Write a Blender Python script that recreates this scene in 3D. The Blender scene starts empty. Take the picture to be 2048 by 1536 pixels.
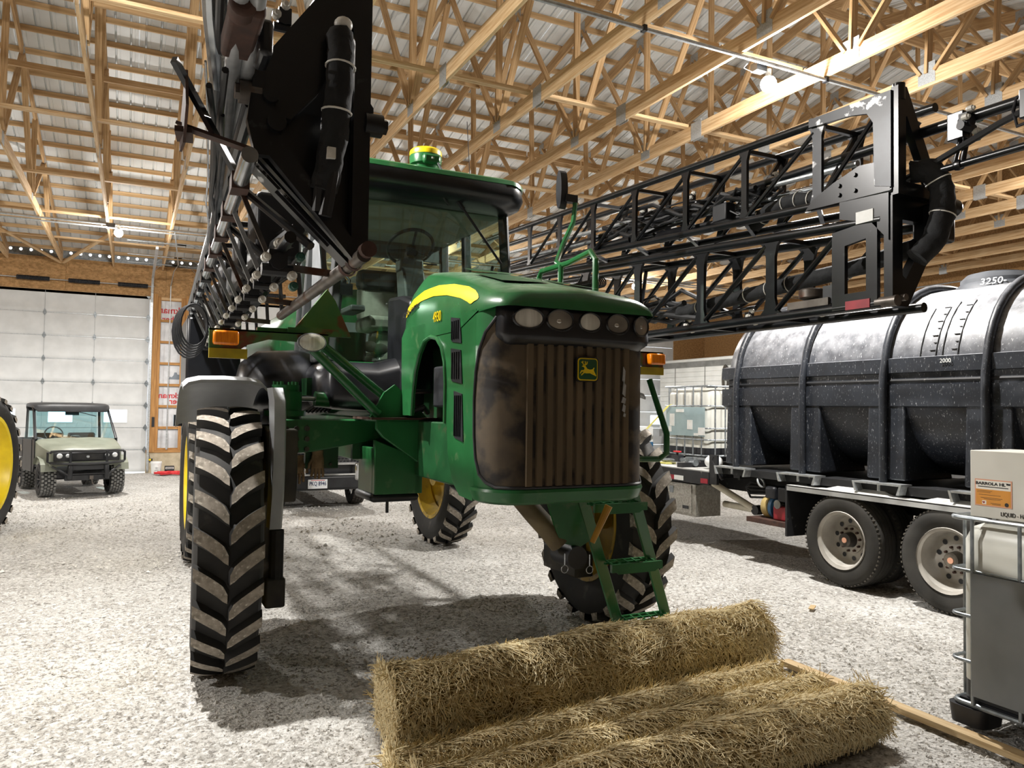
import bpy, math, random
from mathutils import Vector, Matrix, Euler
random.seed(7)
scene = bpy.context.scene
col = scene.collection
PI = math.pi
V = Vector

# ------------------------------------------------------------------ camera
cam_d = bpy.data.cameras.new('camera'); cam = bpy.data.objects.new('camera', cam_d); col.objects.link(cam)
cam_d.sensor_fit = 'HORIZONTAL'; cam_d.sensor_width = 36.0; cam_d.lens = 1538.0 / 2048.0 * 36.0
cam_d.clip_start = 0.05; cam_d.clip_end = 300
cr = V((0.89669226, -0.44243445, 0.01395522)); cd = V((0.02648311, 0.02215087, -0.99940381)); cf = V((0.44186155, 0.89652724, 0.03157955))
cam.matrix_world = Matrix(((cr.x, -cd.x, -cf.x, 0), (cr.y, -cd.y, -cf.y, 0), (cr.z, -cd.z, -cf.z, 1.9), (0, 0, 0, 1)))
scene.camera = cam

# ------------------------------------------------------------------ world (pale overcast daylight outside the shed)
world = bpy.data.worlds.new('world'); scene.world = world; world.use_nodes = True
bg = world.node_tree.nodes['Background']; bg.inputs[0].default_value = (0.85, 0.93, 1.0, 1); bg.inputs[1].default_value = 3.0

# ------------------------------------------------------------------ exposure
scene.view_settings.view_transform = 'Standard'; scene.view_settings.look = 'None'
scene.view_settings.gamma = 1.0; scene.view_settings.use_curve_mapping = False
scene.view_settings.exposure = 1.05
LAMP_W = 780.0         # power of a ceiling lamp in the near row; the far row burns dimmer
LAMPS = [(-0.55, 6.1), (5.9, 6.1), (12.3, 6.1), (-0.47, 17.8), (5.9, 17.8), (12.6, 18.0), (-6.9, 6.1), (-6.9, 17.8)]  # leftmost pair is unseen, added along the rows and kept for its light

# ------------------------------------------------------------------ materials
def lin(c):
    if isinstance(c, str):
        c = [int(c[i:i+2], 16) / 255 for i in (0, 2, 4)]
    return tuple((x / 12.92 if x <= 0.04045 else ((x + 0.055) / 1.055) ** 2.4) for x in c) + (1.0,)
MATS = {}
def mat(name, c1, c2=None, rough=0.5, metal=0.0, scale=5.0, detail=3.0, lo=0.35, hi=0.65, stretch=None, bump=0.0, bscale=None,
        c3=None, s3=None, t3=(0.55, 0.62), spec=0.5, alpha=None):
    """one principled surface: colour 1 mottled with colour 2 (noise), spots of colour 3, optional bump"""
    m = bpy.data.materials.new(name); m.use_nodes = True; MATS[name] = m
    nt = m.node_tree; n = nt.nodes; L = nt.links; b = n['Principled BSDF']
    b.inputs['Roughness'].default_value = rough; b.inputs['Metallic'].default_value = metal
    b.inputs['Specular IOR Level'].default_value = spec
    tc = n.new('ShaderNodeTexCoord'); vec = tc.outputs['Object']
    if stretch:
        mp = n.new('ShaderNodeMapping'); mp.inputs['Scale'].default_value = stretch; L.new(vec, mp.inputs[0]); vec = mp.outputs[0]
    out = None
    if c2 is not None:
        nz = n.new('ShaderNodeTexNoise'); nz.inputs['Scale'].default_value = scale; nz.inputs['Detail'].default_value = detail; L.new(vec, nz.inputs[0])
        rp = n.new('ShaderNodeValToRGB'); rp.color_ramp.elements[0].position = lo; rp.color_ramp.elements[1].position = hi
        rp.color_ramp.elements[0].color = lin(c1); rp.color_ramp.elements[1].color = lin(c2)
        L.new(nz.outputs[0], rp.inputs[0]); out = rp.outputs[0]
        if c3 is not None:
            n3 = n.new('ShaderNodeTexNoise'); n3.inputs['Scale'].default_value = s3 or scale * 4; n3.inputs['Detail'].default_value = 4; L.new(vec, n3.inputs[0])
            r3 = n.new('ShaderNodeValToRGB'); r3.color_ramp.elements[0].position = t3[0]; r3.color_ramp.elements[1].position = t3[1]
            L.new(n3.outputs[0], r3.inputs[0])
            mx = n.new('ShaderNodeMix'); mx.data_type = 'RGBA'; L.new(r3.outputs[0], mx.inputs[0]); L.new(out, mx.inputs[6]); mx.inputs[7].default_value = lin(c3)
            out = mx.outputs[2]
        L.new(out, b.inputs['Base Color'])
    else:
        b.inputs['Base Color'].default_value = lin(c1)
    if bump:
        nb = n.new('ShaderNodeTexNoise'); nb.inputs['Scale'].default_value = bscale or scale * 3; nb.inputs['Detail'].default_value = 5; L.new(vec, nb.inputs[0])
        bp = n.new('ShaderNodeBump'); bp.inputs['Strength'].default_value = bump; bp.inputs['Distance'].default_value = 0.02
        L.new(nb.outputs[0], bp.inputs['Height']); L.new(bp.outputs[0], b.inputs['Normal'])
    return m
def glass(name, tint, gloss=0.10, rough=0.02):
    m = bpy.data.materials.new(name); m.use_nodes = True; MATS[name] = m
    nt = m.node_tree; n = nt.nodes; n.remove(n['Principled BSDF'])
    tr = n.new('ShaderNodeBsdfTransparent'); tr.inputs[0].default_value = lin(tint)
    gl = n.new('ShaderNodeBsdfGlossy'); gl.inputs['Roughness'].default_value = rough; gl.inputs[0].default_value = (0.9, 0.95, 0.93, 1)
    mx = n.new('ShaderNodeMixShader'); mx.inputs[0].default_value = gloss
    nt.links.new(tr.outputs[0], mx.inputs[1]); nt.links.new(gl.outputs[0], mx.inputs[2]); nt.links.new(mx.outputs[0], n['Material Output'].inputs[0])
    return m
def emit(name, c, s):
    m = bpy.data.materials.new(name); m.use_nodes = True; MATS[name] = m
    b = m.node_tree.nodes['Principled BSDF']; b.inputs['Base Color'].default_value = lin(c)
    b.inputs['Emission Color'].default_value = lin(c); b.inputs['Emission Strength'].default_value = s
    return m

def dusty(name, base, base2, dust, rough, spots=None, up=(0.35, 0.95), amount=0.75, sscale=(9, 9, 3.5)):
    """a dark surface with dust settled on its upward faces and dried splashes"""
    m = mat(name, base, base2, rough=rough, scale=4, detail=4); nt = m.node_tree; n = nt.nodes; L = nt.links; b = n['Principled BSDF']
    src = b.inputs['Base Color'].links[0].from_socket
    ge = n.new('ShaderNodeNewGeometry'); sp_ = n.new('ShaderNodeSeparateXYZ'); L.new(ge.outputs['Normal'], sp_.inputs[0])
    mr = n.new('ShaderNodeMapRange'); mr.inputs[1].default_value = up[0]; mr.inputs[2].default_value = up[1]; mr.inputs[3].default_value = 0; mr.inputs[4].default_value = amount; L.new(sp_.outputs[2], mr.inputs[0])
    tc = n.new('ShaderNodeTexCoord'); nz = n.new('ShaderNodeTexNoise'); nz.inputs['Scale'].default_value = 9; nz.inputs['Detail'].default_value = 6; L.new(tc.outputs['Object'], nz.inputs[0])
    mu = n.new('ShaderNodeMath'); mu.operation = 'MULTIPLY'; ml = n.new('ShaderNodeMapRange'); ml.inputs[1].default_value = .3; ml.inputs[2].default_value = .65; ml.inputs[3].default_value = .35; L.new(nz.outputs[0], ml.inputs[0])
    L.new(mr.outputs[0], mu.inputs[0]); L.new(ml.outputs[0], mu.inputs[1])
    mx = n.new('ShaderNodeMix'); mx.data_type = 'RGBA'; L.new(mu.outputs[0], mx.inputs[0]); L.new(src, mx.inputs[6]); mx.inputs[7].default_value = lin(dust); out = mx.outputs[2]
    if spots:
        mp = n.new('ShaderNodeMapping'); mp.inputs['Scale'].default_value = sscale; L.new(tc.outputs['Object'], mp.inputs[0])
        n2 = n.new('ShaderNodeTexNoise'); n2.inputs['Scale'].default_value = 3.0; n2.inputs['Detail'].default_value = 7; n2.inputs['Roughness'].default_value = .72; L.new(mp.outputs[0], n2.inputs[0])
        r2 = n.new('ShaderNodeMapRange'); r2.inputs[1].default_value = .60; r2.inputs[2].default_value = .68; L.new(n2.outputs[0], r2.inputs[0])
        m2 = n.new('ShaderNodeMix'); m2.data_type = 'RGBA'; L.new(r2.outputs[0], m2.inputs[0]); L.new(out, m2.inputs[6]); m2.inputs[7].default_value = lin(spots); out = m2.outputs[2]
    L.new(out, b.inputs['Base Color'])
    return m
M = MATS
mat('wood', 'd9bc93', 'bc976a', rough=0.75, scale=3.0, detail=4, stretch=(0.8, 14, 14), c3='6e4a2a', s3=3.2, t3=(0.70, 0.74))
mat('wood_dark', 'c6a67c', 'a8855a', rough=0.8, scale=3.0, detail=4, stretch=(0.8, 14, 14))
mat('purlin', 'd2b288', 'b7966a', rough=0.8, scale=2.0, stretch=(0.7, 12, 12))
mat('plate_steel', '9b9ea0', 'b4b7b8', rough=0.45, metal=0.35, scale=60)
mat('roof_sheet', 'dde0e0', 'd0d3d4', rough=0.5, scale=1.5, spec=0.5)
mat('osb', 'b1895a', '927045', rough=0.8, scale=14, detail=5, lo=0.38, hi=0.62, stretch=(1, 1.6, 1.6), c3='7b4a22', s3=26, t3=(0.60, 0.70))
mat('concrete', 'c2b59c', 'a99b82', rough=0.9, scale=5, detail=6, bump=0.1)
mat('door_white', 'cfd1d1', 'c4c6c6', rough=0.55, scale=3)
mat('door_edge', '9fa2a3', 'adb0b1', rough=0.5, scale=8)
mat('galv', 'a9adb0', 'c4c8ca', rough=0.35, metal=0.6, scale=25)
mat('galv_dark', '70767a', '8d9396', rough=0.4, metal=0.5, scale=25)
mat('wrap', 'd9dbde', 'c3c5c9', rough=0.25, scale=4, bump=0.35, bscale=9)
mat('black', '15161a', '23252a', rough=0.45, scale=6)
mat('black_rubber', '1a1a1b', '2a2928', rough=0.75, scale=8)
mat('red_print', 'c23b3f', rough=0.5)
mat('grey_print', '77808a', rough=0.5)
mat('white_plastic', 'e9ebea', 'dcdedc', rough=0.4, scale=4)
mat('red_plastic', 'c4262c', 'e0474a', rough=0.5, scale=9)
mat('yellow_paint', 'f2cf1c', 'd9b518', rough=0.4, scale=5)
glass('pane_glass', 'f4fbff', 0.06)
emit('lamp_glow', 'fff6e6', 60.0)
mat('dim_wall', '6e6050', '5c5042', rough=.9, scale=3)
dusty('fender_grey', '85888b', '94979a', 'c4c6c8', .5, None, (0.2, .9), .85)
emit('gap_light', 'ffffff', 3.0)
mat('osb_wood', 'b98a52', '9c7040', rough=0.8, scale=3, stretch=(0.8, 12, 12))

# ------------------------------------------------------------------ mesh helpers
ORG = {}
def org_of(o):
    while o is not None:
        if o.name in ORG: return ORG[o.name]
        o = o.parent
    return V((0, 0, 0))
class MB:
    def __init__(s): s.v = []; s.f = []; s.m = []; s.mi = 0
    def add(s, vs, fs):
        o = len(s.v); s.v += [V(v) for v in vs]; s.f += [tuple(i + o for i in f) for f in fs]; s.m += [s.mi] * len(fs); return s
    def box(s, c, d, rot=None):
        c = V(c); h = V(d) / 2; R = rot if rot is not None else Matrix.Identity(3)
        vs = [c + R @ V((x * h.x, y * h.y, z * h.z)) for x in (-1, 1) for y in (-1, 1) for z in (-1, 1)]
        return s.add(vs, [(0, 1, 3, 2), (4, 6, 7, 5), (0, 4, 5, 1), (2, 3, 7, 6), (0, 2, 6, 4), (1, 5, 7, 3)])
    def b2(s, a, b):
        a = V(a); b = V(b); return s.box((a + b) / 2, [abs(x) for x in (b - a)])
    def beam(s, p, q, w, h, up=(0, 0, 1)):
        p = V(p); q = V(q); x = (q - p); l = x.length; x.normalize(); y = V(up).cross(x)
        if y.length < 1e-4: y = V((1, 0, 0)).cross(x)
        y.normalize(); z = x.cross(y)
        return s.box((p + q) / 2, (l, w, h), Matrix((x, y, z)).transposed())
    def tube(s, p, q, r, r2=None, n=10, cap=True):
        return s.pipe([p, q], r, n, r2=r2, cap=cap)
    def pipe(s, pts, r, n=8, closed=False, r2=None, cap=True):
        pts = [V(p) for p in pts]; N = len(pts); rings = []; ref = None
        for i, p in enumerate(pts):
            a = pts[i - 1] if (i > 0 or closed) else p; b = pts[(i + 1) % N] if (i < N - 1 or closed) else p
            t = (b - a).normalized()
            if ref is None:
                ref = V((0, 0, 1)) if abs(t.z) < 0.9 else V((1, 0, 0))
            u = (ref - t * ref.dot(t)); u.normalize(); w = t.cross(u); ref = u
            rr = r if r2 is None else r + (r2 - r) * i / (N - 1)
            rings.append([p + (u * math.cos(k * 2 * PI / n) + w * math.sin(k * 2 * PI / n)) * rr for k in range(n)])
        vs = [v for g in rings for v in g]; fs = []
        for i in range(N if closed else N - 1):
            j = (i + 1) % N
            for k in range(n):
                l = (k + 1) % n; fs.append((i * n + k, i * n + l, j * n + l, j * n + k))
        if cap and not closed:
            fs.append(tuple(range(n - 1, -1, -1))); fs.append(tuple((N - 1) * n + k for k in range(n)))
        return s.add(vs, fs)
    def lathe(s, prof, axis=(1, 0, 0), c=(0, 0, 0), n=32, closed=False, a0=0, a1=2 * PI):
        """prof: (radius, offset along axis)"""
        ax = V(axis).normalized(); u = V((0, 0, 1)) if abs(ax.z) < 0.9 else V((1, 0, 0)); u = (u - ax * u.dot(ax)).normalized(); w = ax.cross(u); c = V(c)
        full = abs(a1 - a0 - 2 * PI) < 1e-6; cnt = n if full else n + 1
        vs = []
        for k in range(cnt):
            a = a0 + (a1 - a0) * k / n; d = u * math.cos(a) + w * math.sin(a)
            for r, t in prof: vs.append(c + d * r + ax * t)
        m = len(prof); fs = []
        for k in range(n):
            k2 = (k + 1) % cnt
            for i in range(m if closed else m - 1):
                j = (i + 1) % m; fs.append((k * m + i, k2 * m + i, k2 * m + j, k * m + j))
        return s.add(vs, fs)
    def prism(s, poly, axis, t0, t1):
        """poly: 2-D points; axis x: (y,z), y: (x,z), z: (x,y)"""
        def P(a, b, t): return (t, a, b) if axis == 'x' else (a, t, b) if axis == 'y' else (a, b, t)
        n = len(poly); vs = [P(a, b, t0) for a, b in poly] + [P(a, b, t1) for a, b in poly]
        fs = [tuple(range(n - 1, -1, -1)), tuple(range(n, 2 * n))] + [(i, (i + 1) % n, n + (i + 1) % n, n + i) for i in range(n)]
        return s.add(vs, fs)
    def frame(s, outer, inner, axis, t0, t1):
        """a plate with one hole; outer and inner have the same number of points"""
        def P(a, b, t): return (t, a, b) if axis == 'x' else (a, t, b) if axis == 'y' else (a, b, t)
        n = len(outer); vs = [P(a, b, t) for t in (t0, t1) for q in (outer, inner) for a, b in q]; fs = []
        for i in range(n):
            j = (i + 1) % n
            fs += [(i, j, n + j, n + i), (2 * n + i, 3 * n + i, 3 * n + j, 2 * n + j), (i, 2 * n + i, 2 * n + j, j), (n + i, n + j, 3 * n + j, 3 * n + i)]
        return s.add(vs, fs)
    def loft(s, secs, loop=True, cap=True):
        n = len(secs[0]); vs = [p for q in secs for p in q]; fs = []
        for i in range(len(secs) - 1):
            for k in range(n if loop else n - 1):
                l = (k + 1) % n; fs.append((i * n + k, i * n + l, (i + 1) * n + l, (i + 1) * n + k))
        if cap and loop: fs += [tuple(range(n - 1, -1, -1)), tuple((len(secs) - 1) * n + k for k in range(n))]
        return s.add(vs, fs)
    def ball(s, c, r, n=12, m=8):
        c = V(c); r = V((r, r, r)) if isinstance(r, (int, float)) else V(r)
        prof = [(math.sin(PI * i / m), -math.cos(PI * i / m)) for i in range(m + 1)]; prof[0] = (1e-4, -1); prof[-1] = (1e-4, 1)
        o = len(s.v); s.lathe(prof, (0, 0, 1), n=n)
        for i in range(o, len(s.v)): q = s.v[i]; s.v[i] = V((c.x + q.x * r.x, c.y + q.y * r.y, c.z + q.z * r.z))
        return s
    def map(s, fn, start=0):
        for i in range(start, len(s.v)): s.v[i] = V(fn(s.v[i]))
        return s
    def mesh(s, name, mats, smooth=None, flip=True, off=None):
        me = bpy.data.meshes.new(name)
        o = off or V((0, 0, 0))
        me.from_pydata([tuple(v - o) for v in s.v], [], s.f)
        for m in (mats if isinstance(mats, (list, tuple)) else [mats]): me.materials.append(M[m])
        if any(s.m): me.polygons.foreach_set('material_index', s.m)
        if flip:
            import bmesh
            bm = bmesh.new(); bm.from_mesh(me); bmesh.ops.recalc_face_normals(bm, faces=bm.faces); bm.to_mesh(me); bm.free()
        if smooth:
            me.polygons.foreach_set('use_smooth', [True] * len(me.polygons)); me.set_sharp_from_angle(angle=math.radians(smooth))
        me.update(); return me
    def build(s, name, mats, parent=None, smooth=35, bevel=0, flip=True, **kw):
        off = org_of(parent) if parent is not None else kw.pop('org', None)
        me = s.mesh(name, mats, smooth, flip, off)
        o = bpy.data.objects.new(name, me); col.objects.link(o)
        if parent is not None: o.parent = parent
        elif off is not None: o.location = off; ORG[o.name] = V(off)
        if bevel:
            bv = o.modifiers.new('b', 'BEVEL'); bv.width = bevel; bv.segments = 2; bv.limit_method = 'ANGLE'; bv.harden_normals = False
        for k, v in kw.items(): o[k] = v
        return o
def thing(name, loc, label, cat, group=None, rz=0.0, kind=None, local=False):
    o = bpy.data.objects.new(name, None); col.objects.link(o); o.location = loc; o.rotation_euler = (0, 0, rz); o.empty_display_size = 0.1
    o['label'] = label; o['category'] = cat
    if group: o['group'] = group
    if kind: o['kind'] = kind
    ORG[o.name] = V((0, 0, 0)) if local else V(loc)
    return o
def tag(o, label, cat, group=None, kind=None):
    o['label'] = label; o['category'] = cat
    if group: o['group'] = group
    if kind: o['kind'] = kind
    return o
def struct(o, label=None):
    o['kind'] = 'structure'
    if label: o['label'] = label
    return o
def link_copy(o, parent=None, loc=None):
    c = o.copy(); col.objects.link(c)
    if parent is not None: c.parent = parent
    if loc is not None: c.location = loc
    return c
def copy_tree(o, loc=None):
    r = link_copy(o, None, loc); ORG[r.name] = ORG.get(o.name, V((0, 0, 0)))
    for ch in list(o.children):
        c = link_copy(ch, r)
        for g in list(ch.children): link_copy(g, c)
    return r
def text(body, name, size, mtl, parent, loc, rot, ext=0.002, sx=1.0, align='CENTER', shear=0.0, bold=0.0):
    cu = bpy.data.curves.new(name, 'FONT'); cu.body = body; cu.size = size; cu.extrude = ext; cu.align_x = align; cu.align_y = 'CENTER'; cu.shear = shear; cu.offset = bold
    cu.resolution_u = 3
    cu.materials.append(M[mtl]); o = bpy.data.objects.new(name, cu); col.objects.link(o)
    dg = bpy.context.evaluated_depsgraph_get(); me = bpy.data.meshes.new_from_object(o.evaluated_get(dg)); bpy.data.objects.remove(o)
    if not me.materials: me.materials.append(M[mtl])
    o = bpy.data.objects.new(name, me); col.objects.link(o)
    o.location = V(loc) - org_of(parent); o.rotation_euler = rot; o.scale = (sx, 1, 1); o.parent = parent
    return o
RX = math.radians(90)

# ================================================================== THE SHED
XL, XR, YN, YF = -9.0, 20.0, -5.0, 23.6       # inner faces of the four walls
ZC, RIDGE, SLOPE = 5.60, 9.3, 0.21            # underside of the truss bottom chords, ridge line, roof pitch
def zroof(y): return 6.02 + SLOPE * ((YF - y) if y >= RIDGE else (y - YN))
ZR = zroof(RIDGE)

# --- floor of crushed stone
mat('gravel_floor', 'c6c4bf', 'aba8a2', rough=0.95, scale=1.3, detail=8, lo=0.35, hi=0.65, c3='d6d4d0', s3=30, t3=(0.45, 0.62), bump=1.0, bscale=48)
def speckle(m, sc, lo, hi, dark):
    nt = m.node_tree; n = nt.nodes; L = nt.links; b = n['Principled BSDF']; src = b.inputs['Base Color'].links[0].from_socket
    tc = n.new('ShaderNodeTexCoord'); nz = n.new('ShaderNodeTexNoise'); nz.inputs['Scale'].default_value = sc; nz.inputs['Detail'].default_value = 3; nz.inputs['Roughness'].default_value = .7; L.new(tc.outputs['Object'], nz.inputs[0])
    mr = n.new('ShaderNodeMapRange'); mr.inputs[1].default_value = lo; mr.inputs[2].default_value = hi; L.new(nz.outputs[0], mr.inputs[0])
    mx = n.new('ShaderNodeMix'); mx.data_type = 'RGBA'; mx.inputs[6].default_value = lin(dark); L.new(mr.outputs[0], mx.inputs[0]); L.new(src, mx.inputs[7]); L.new(mx.outputs[2], b.inputs['Base Color'])
speckle(M['gravel_floor'], 26, .36, .50, '7d7972')
def floor_z(x, y):
    from mathutils import noise
    return 0.022 * noise.noise((x * 0.7, y * 0.7, 0)) + 0.016 * noise.noise((x * 2.6, y * 2.6, 3)) + 0.012 * noise.noise((x * 8, y * 8, 5)) - 0.02
b = MB(); xs = [XL - 0.3]; 
def axis_pts(a, c, lo, hi, fine, coarse):
    out = [a]; 
    while out[-1] < c:
        out.append(out[-1] + (fine if lo < out[-1] < hi else coarse))
    return out
xs = axis_pts(XL, XR + 0.3, -2.5, 7.5, 0.05, 0.35); ys = axis_pts(YN, YF + 0.5, 1.5, 9.5, 0.05, 0.3)
from mathutils import noise as _nz
vs = [(x, y, floor_z(x, y) + (0.012 * _nz.noise((x * 23, y * 23, 9)) if (-2.5 < x < 7.5 and 1.5 < y < 9.5) else 0)) for y in ys for x in xs]
nx = len(xs); fs = [(j * nx + i, j * nx + i + 1, (j + 1) * nx + i + 1, (j + 1) * nx + i) for j in range(len(ys) - 1) for i in range(nx - 1)]
b.add(vs, fs); floor = struct(b.build('floor', 'gravel_floor', flip=False, smooth=80), 'pale crushed limestone floor of the shed')
mat('stone', 'cfcdc8', 'a5a19a', rough=0.95, scale=3.0, detail=2, c3='e2dfd8', s3=6)
b = MB(); rnd = random.Random(3)
for i in range(44000):
    if i < 34000:
        x = rnd.uniform(-1.2, 6.2); y = rnd.uniform(2.0, 8.5)
    else:
        x = rnd.uniform(-3.0, 7.0); y = rnd.uniform(8.5, 18)
    r = rnd.choice((0.006, 0.008, 0.01, 0.014, 0.02) if rnd.random() < .25 else (0.006, 0.008, 0.011)) * rnd.uniform(0.7, 1.3) * (1.0 if i < 34000 else 1.8)
    z = floor_z(x, y); a = rnd.random() * 6.3; c, s_ = math.cos(a), math.sin(a); e = rnd.uniform(0.5, 1.0)
    q = [(r, 0, 0), (0, r * e, 0), (-r * 0.9, 0, 0.2 * r), (0, -r * e, 0), (rnd.uniform(-.3, .3) * r, 0, r * 0.8)]
    b.add([(x + c * u - s_ * v, y + s_ * u + c * v, z + w - 0.001) for u, v, w in q], [(0, 1, 4), (1, 2, 4), (2, 3, 4), (3, 0, 4)])
o = b.build('gravel', 'stone', floor, smooth=None, flip=False); o['kind'] = 'stuff'

# --- roof: ribbed metal sheets on purlins
ceiling = struct(thing('ceiling', (0, 0, 0), 'ribbed pale metal roof on wooden purlins', 'ceiling'))
del ceiling['category']
def sheet_mesh(far):
    b = MB(); W = 0.914; pts = []
    for k in range(4):
        x0 = k * W / 4
        pts += [(x0, 0), (x0 + 0.090, 0), (x0 + 0.098, 0.03), (x0 + 0.116, 0.03), (x0 + 0.124, 0), (x0 + 0.165, 0), (x0 + 0.168, 0.005), (x0 + 0.174, 0.005), (x0 + 0.177, 0)]
    pts.append((W + 0.004, 0))
    ya, yb = (RIDGE, YF + 0.55) if far else (YN - 0.5, RIDGE)
    za = zroof(ya) if ya <= YF else zroof(YF) - SLOPE * (ya - YF); zb = zroof(yb) if yb <= YF else zroof(YF) - SLOPE * (yb - YF)
    if not far: za = zroof(YN) - SLOPE * 0.5
    n = len(pts); b.add([(x, ya, za + z) for x, z in pts] + [(x, yb, zb + z) for x, z in pts], [(i, i + 1, n + i + 1, n + i) for i in range(n - 1)])
    return b.mesh('roof_sheet', 'roof_sheet', None, False)
for far in (1, 0):
    me = sheet_mesh(far); x = XL - 0.2
    while x < XR + 0.1:
        o = bpy.data.objects.new('roof_sheet', me); col.objects.link(o); o.location.x = x; o.parent = ceiling; x += 0.914
# purlins on edge under the sheets
def board(name, p, q, w, h, mtl, parent, up=(0, 0, 1)):
    """a sawn board as its own object, grain along its length; w across, h deep"""
    p = V(p); q = V(q); x = q - p; l = x.length; x.normalize(); y = V(up).cross(x)
    if y.length < 1e-4: y = V((1, 0, 0)).cross(x)
    y.normalize(); z = x.cross(y)
    key = (round(l, 3), w, h, mtl)
    me = BOARDS.get(key)
    if me is None: me = BOARDS[key] = MB().box((0, 0, 0), (l, w, h)).mesh(name, mtl)
    o = bpy.data.objects.new(name, me); col.objects.link(o)
    mw = Matrix((x, y, z)).transposed().to_4x4(); mw.translation = (p + q) / 2 - org_of(parent)
    o.matrix_local = mw
    if parent is not None: o.parent = parent
    return o
BOARDS = {}
y = YF - 0.05
PUR = []
while y > YN:
    if abs(y - RIDGE) > 0.12: PUR.append(y)
    y -= 0.61
for y in PUR + [RIDGE + 0.1, RIDGE - 0.1]:
    x = XL
    seg = (XR - XL) / 3
    for k in range(3):
        board('purlin', (XL + k * seg, y, zroof(y) - 0.05), (XL + (k + 1) * seg - 0.004, y, zroof(y) - 0.05), 0.038, 0.089, 'purlin', ceiling)

# --- trusses, 1.22 m apart
half = (YF - YN) / 2
def ztop(off): return ZR - SLOPE * abs(off) - 0.098 - 0.10          # centre of the top chord
def truss(x, label):
    t = thing('roof_truss', (x, RIDGE, ZC), label, 'truss', 'roof trusses across the shed')
    rz = RIDGE
    zb = ZC + 0.092
    # bottom chord in three lengths, joined by toothed plates
    cuts = [-half + 0.05, -6.3, -1.15, 3.7, half - 0.05]
    for a, c in zip(cuts, cuts[1:]): board('bottom_chord', (x, rz + a, zb), (x, rz + c - 0.003, zb), 0.038, 0.184, 'wood', t)
    for s in (-1, 1):
        board('top_chord', (x, rz + s * 0.02, ztop(0)), (x, rz + s * (half - 0.02), ztop(half - 0.02)), 0.038, 0.184, 'wood_dark', t)
    bn = {0: 0.0, 1: 3.65, 2: 7.3, 3: 10.6}; tn = [0.0, 1.85, 3.7, 5.5, 7.4, 9.1, 11.2]
    def web(off_b, off_t):
        board('web', (x, rz + off_b, zb + 0.06), (x, rz + off_t, ztop(off_t) - 0.05), 0.036, 0.089, 'wood_dark', t, up=(1, 0, 0))
    for s in (-1, 1):
        web(s * 0.06, s * 1.85); web(s * 3.58, s * 1.9); web(s * 3.65, s * 3.75); web(s * 3.75, s * 5.5); web(s * 7.2, s * 5.6); web(s * 7.35, s * 7.5); web(s * 7.42, s * 9.2); web(s * 10.6, s * 9.3)
    web(0, 0.0)
    pl = [(-6.3, zb), (-1.15, zb), (3.7, zb), (0, zb + .05), (-3.65, zb + .06), (7.3, zb + 0.06), (-7.3, zb + .06)]
    for off in (1.87, 5.55, 9.2): pl += [(off, ztop(off) - 0.03), (-off, ztop(off) - 0.03)]
    pl.append((0, ztop(0) - 0.03))
    for off, z in pl:
        for s in (-1, 1):
            o = bpy.data.objects.new('gusset_plate', PLATE); col.objects.link(o); o.parent = t
            o.location = V((x + s * 0.0205, rz + off, z)) - org_of(t)
    return t
PLATE = MB().box((0, 0, 0), (0.003, 0.21, 0.24)).mesh('gusset_plate', 'plate_steel')
TX = [-0.56 + 1.22 * k for k in range(-6, 17)]
TX = [x for x in TX if XL + 0.2 < x < XR - 0.15]
proto = truss(TX[0], 'pale timber roof truss with toothed steel plates spanning the shed')
for x in TX[1:]:
    copy_tree(proto, (x, RIDGE, ZC))
# --- lateral braces between trusses: laid on the bottom chords and across the webs
for (yy, zz, w, h, m) in [(6.35, ZC + 0.205, 0.089, 0.038, 'wood'), (8.35, ZC + 0.205, 0.089, 0.038, 'wood'), (9.9, ZC + .9, 0.038, 0.14, 'wood_dark'), (12.0, ZC + 0.205, 0.089, 0.038, 'wood'), (15.2, ZC + 0.205, 0.089, 0.038, 'wood'),
                          (18.25, ZC + 0.205, 0.089, 0.038, 'wood'), (21.0, ZC + 0.205, 0.089, 0.038, 'wood'), (13.2, ZC + 1.25, 0.038, 0.089, 'wood_dark'), (7.3, ZC + 1.7, 0.038, 0.14, 'wood_dark'), (3.2, ZC + 0.205, 0.089, 0.038, 'wood'), (16.9, ZC + .7, 0.038, 0.089, 'wood_dark')]:
    for k in range(len(TX) - 1):
        if k % 2 == 0 or True:
            board('lateral_brace', (TX[k] + 0.02, yy, zz), (TX[k + 1] - 0.02, yy, zz), w, h, m, ceiling)
for (x0, s) in ((-2.99, 1), (-0.55, -1), (1.9, 1), (4.32, 1)):        # knee braces near the door wall
    board('knee_brace', (x0, 20.4, ZC + 0.3), (x0 + s * 1.2, 23.4, ZC - 0.02), 0.089, 0.038, 'wood', ceiling)

# --- walls
b = MB(); b.b2((XR, YN - 0.2, 0), (XR + 0.12, YF + 0.2, 9.6))
wr = struct(thing('wall_right', (XR, 9, 0), 'orange-brown strand board wall', 'wall')); del wr['category']
me_osb = {}
def osb_panel(parent, c, d):
    return MB().box(c, d).build('osb_panel', 'osb', parent)
yy = YN
while yy < YF:
    w = min(2.44, YF - yy)
    zz = 0.0
    while zz < 9.2:
        osb_panel(wr, (XR + 0.006, yy + w / 2, zz + 0.61), (0.012, w - 0.006, 1.214)); zz += 1.22
    yy += 2.44
b = MB(); b.b2((XR + 0.02, YN - 0.2, -0.1), (XR + 0.1, YF + 0.2, 9.6)); b.build('sheathing', 'osb', wr)
b = MB(); b.b2((XL - 0.12, YN - 0.2, -0.1), (XL, YF + 0.2, 9.6)); struct(b.build('wall_left', 'dim_wall'), 'dull brown wall at the other gable end')
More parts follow.
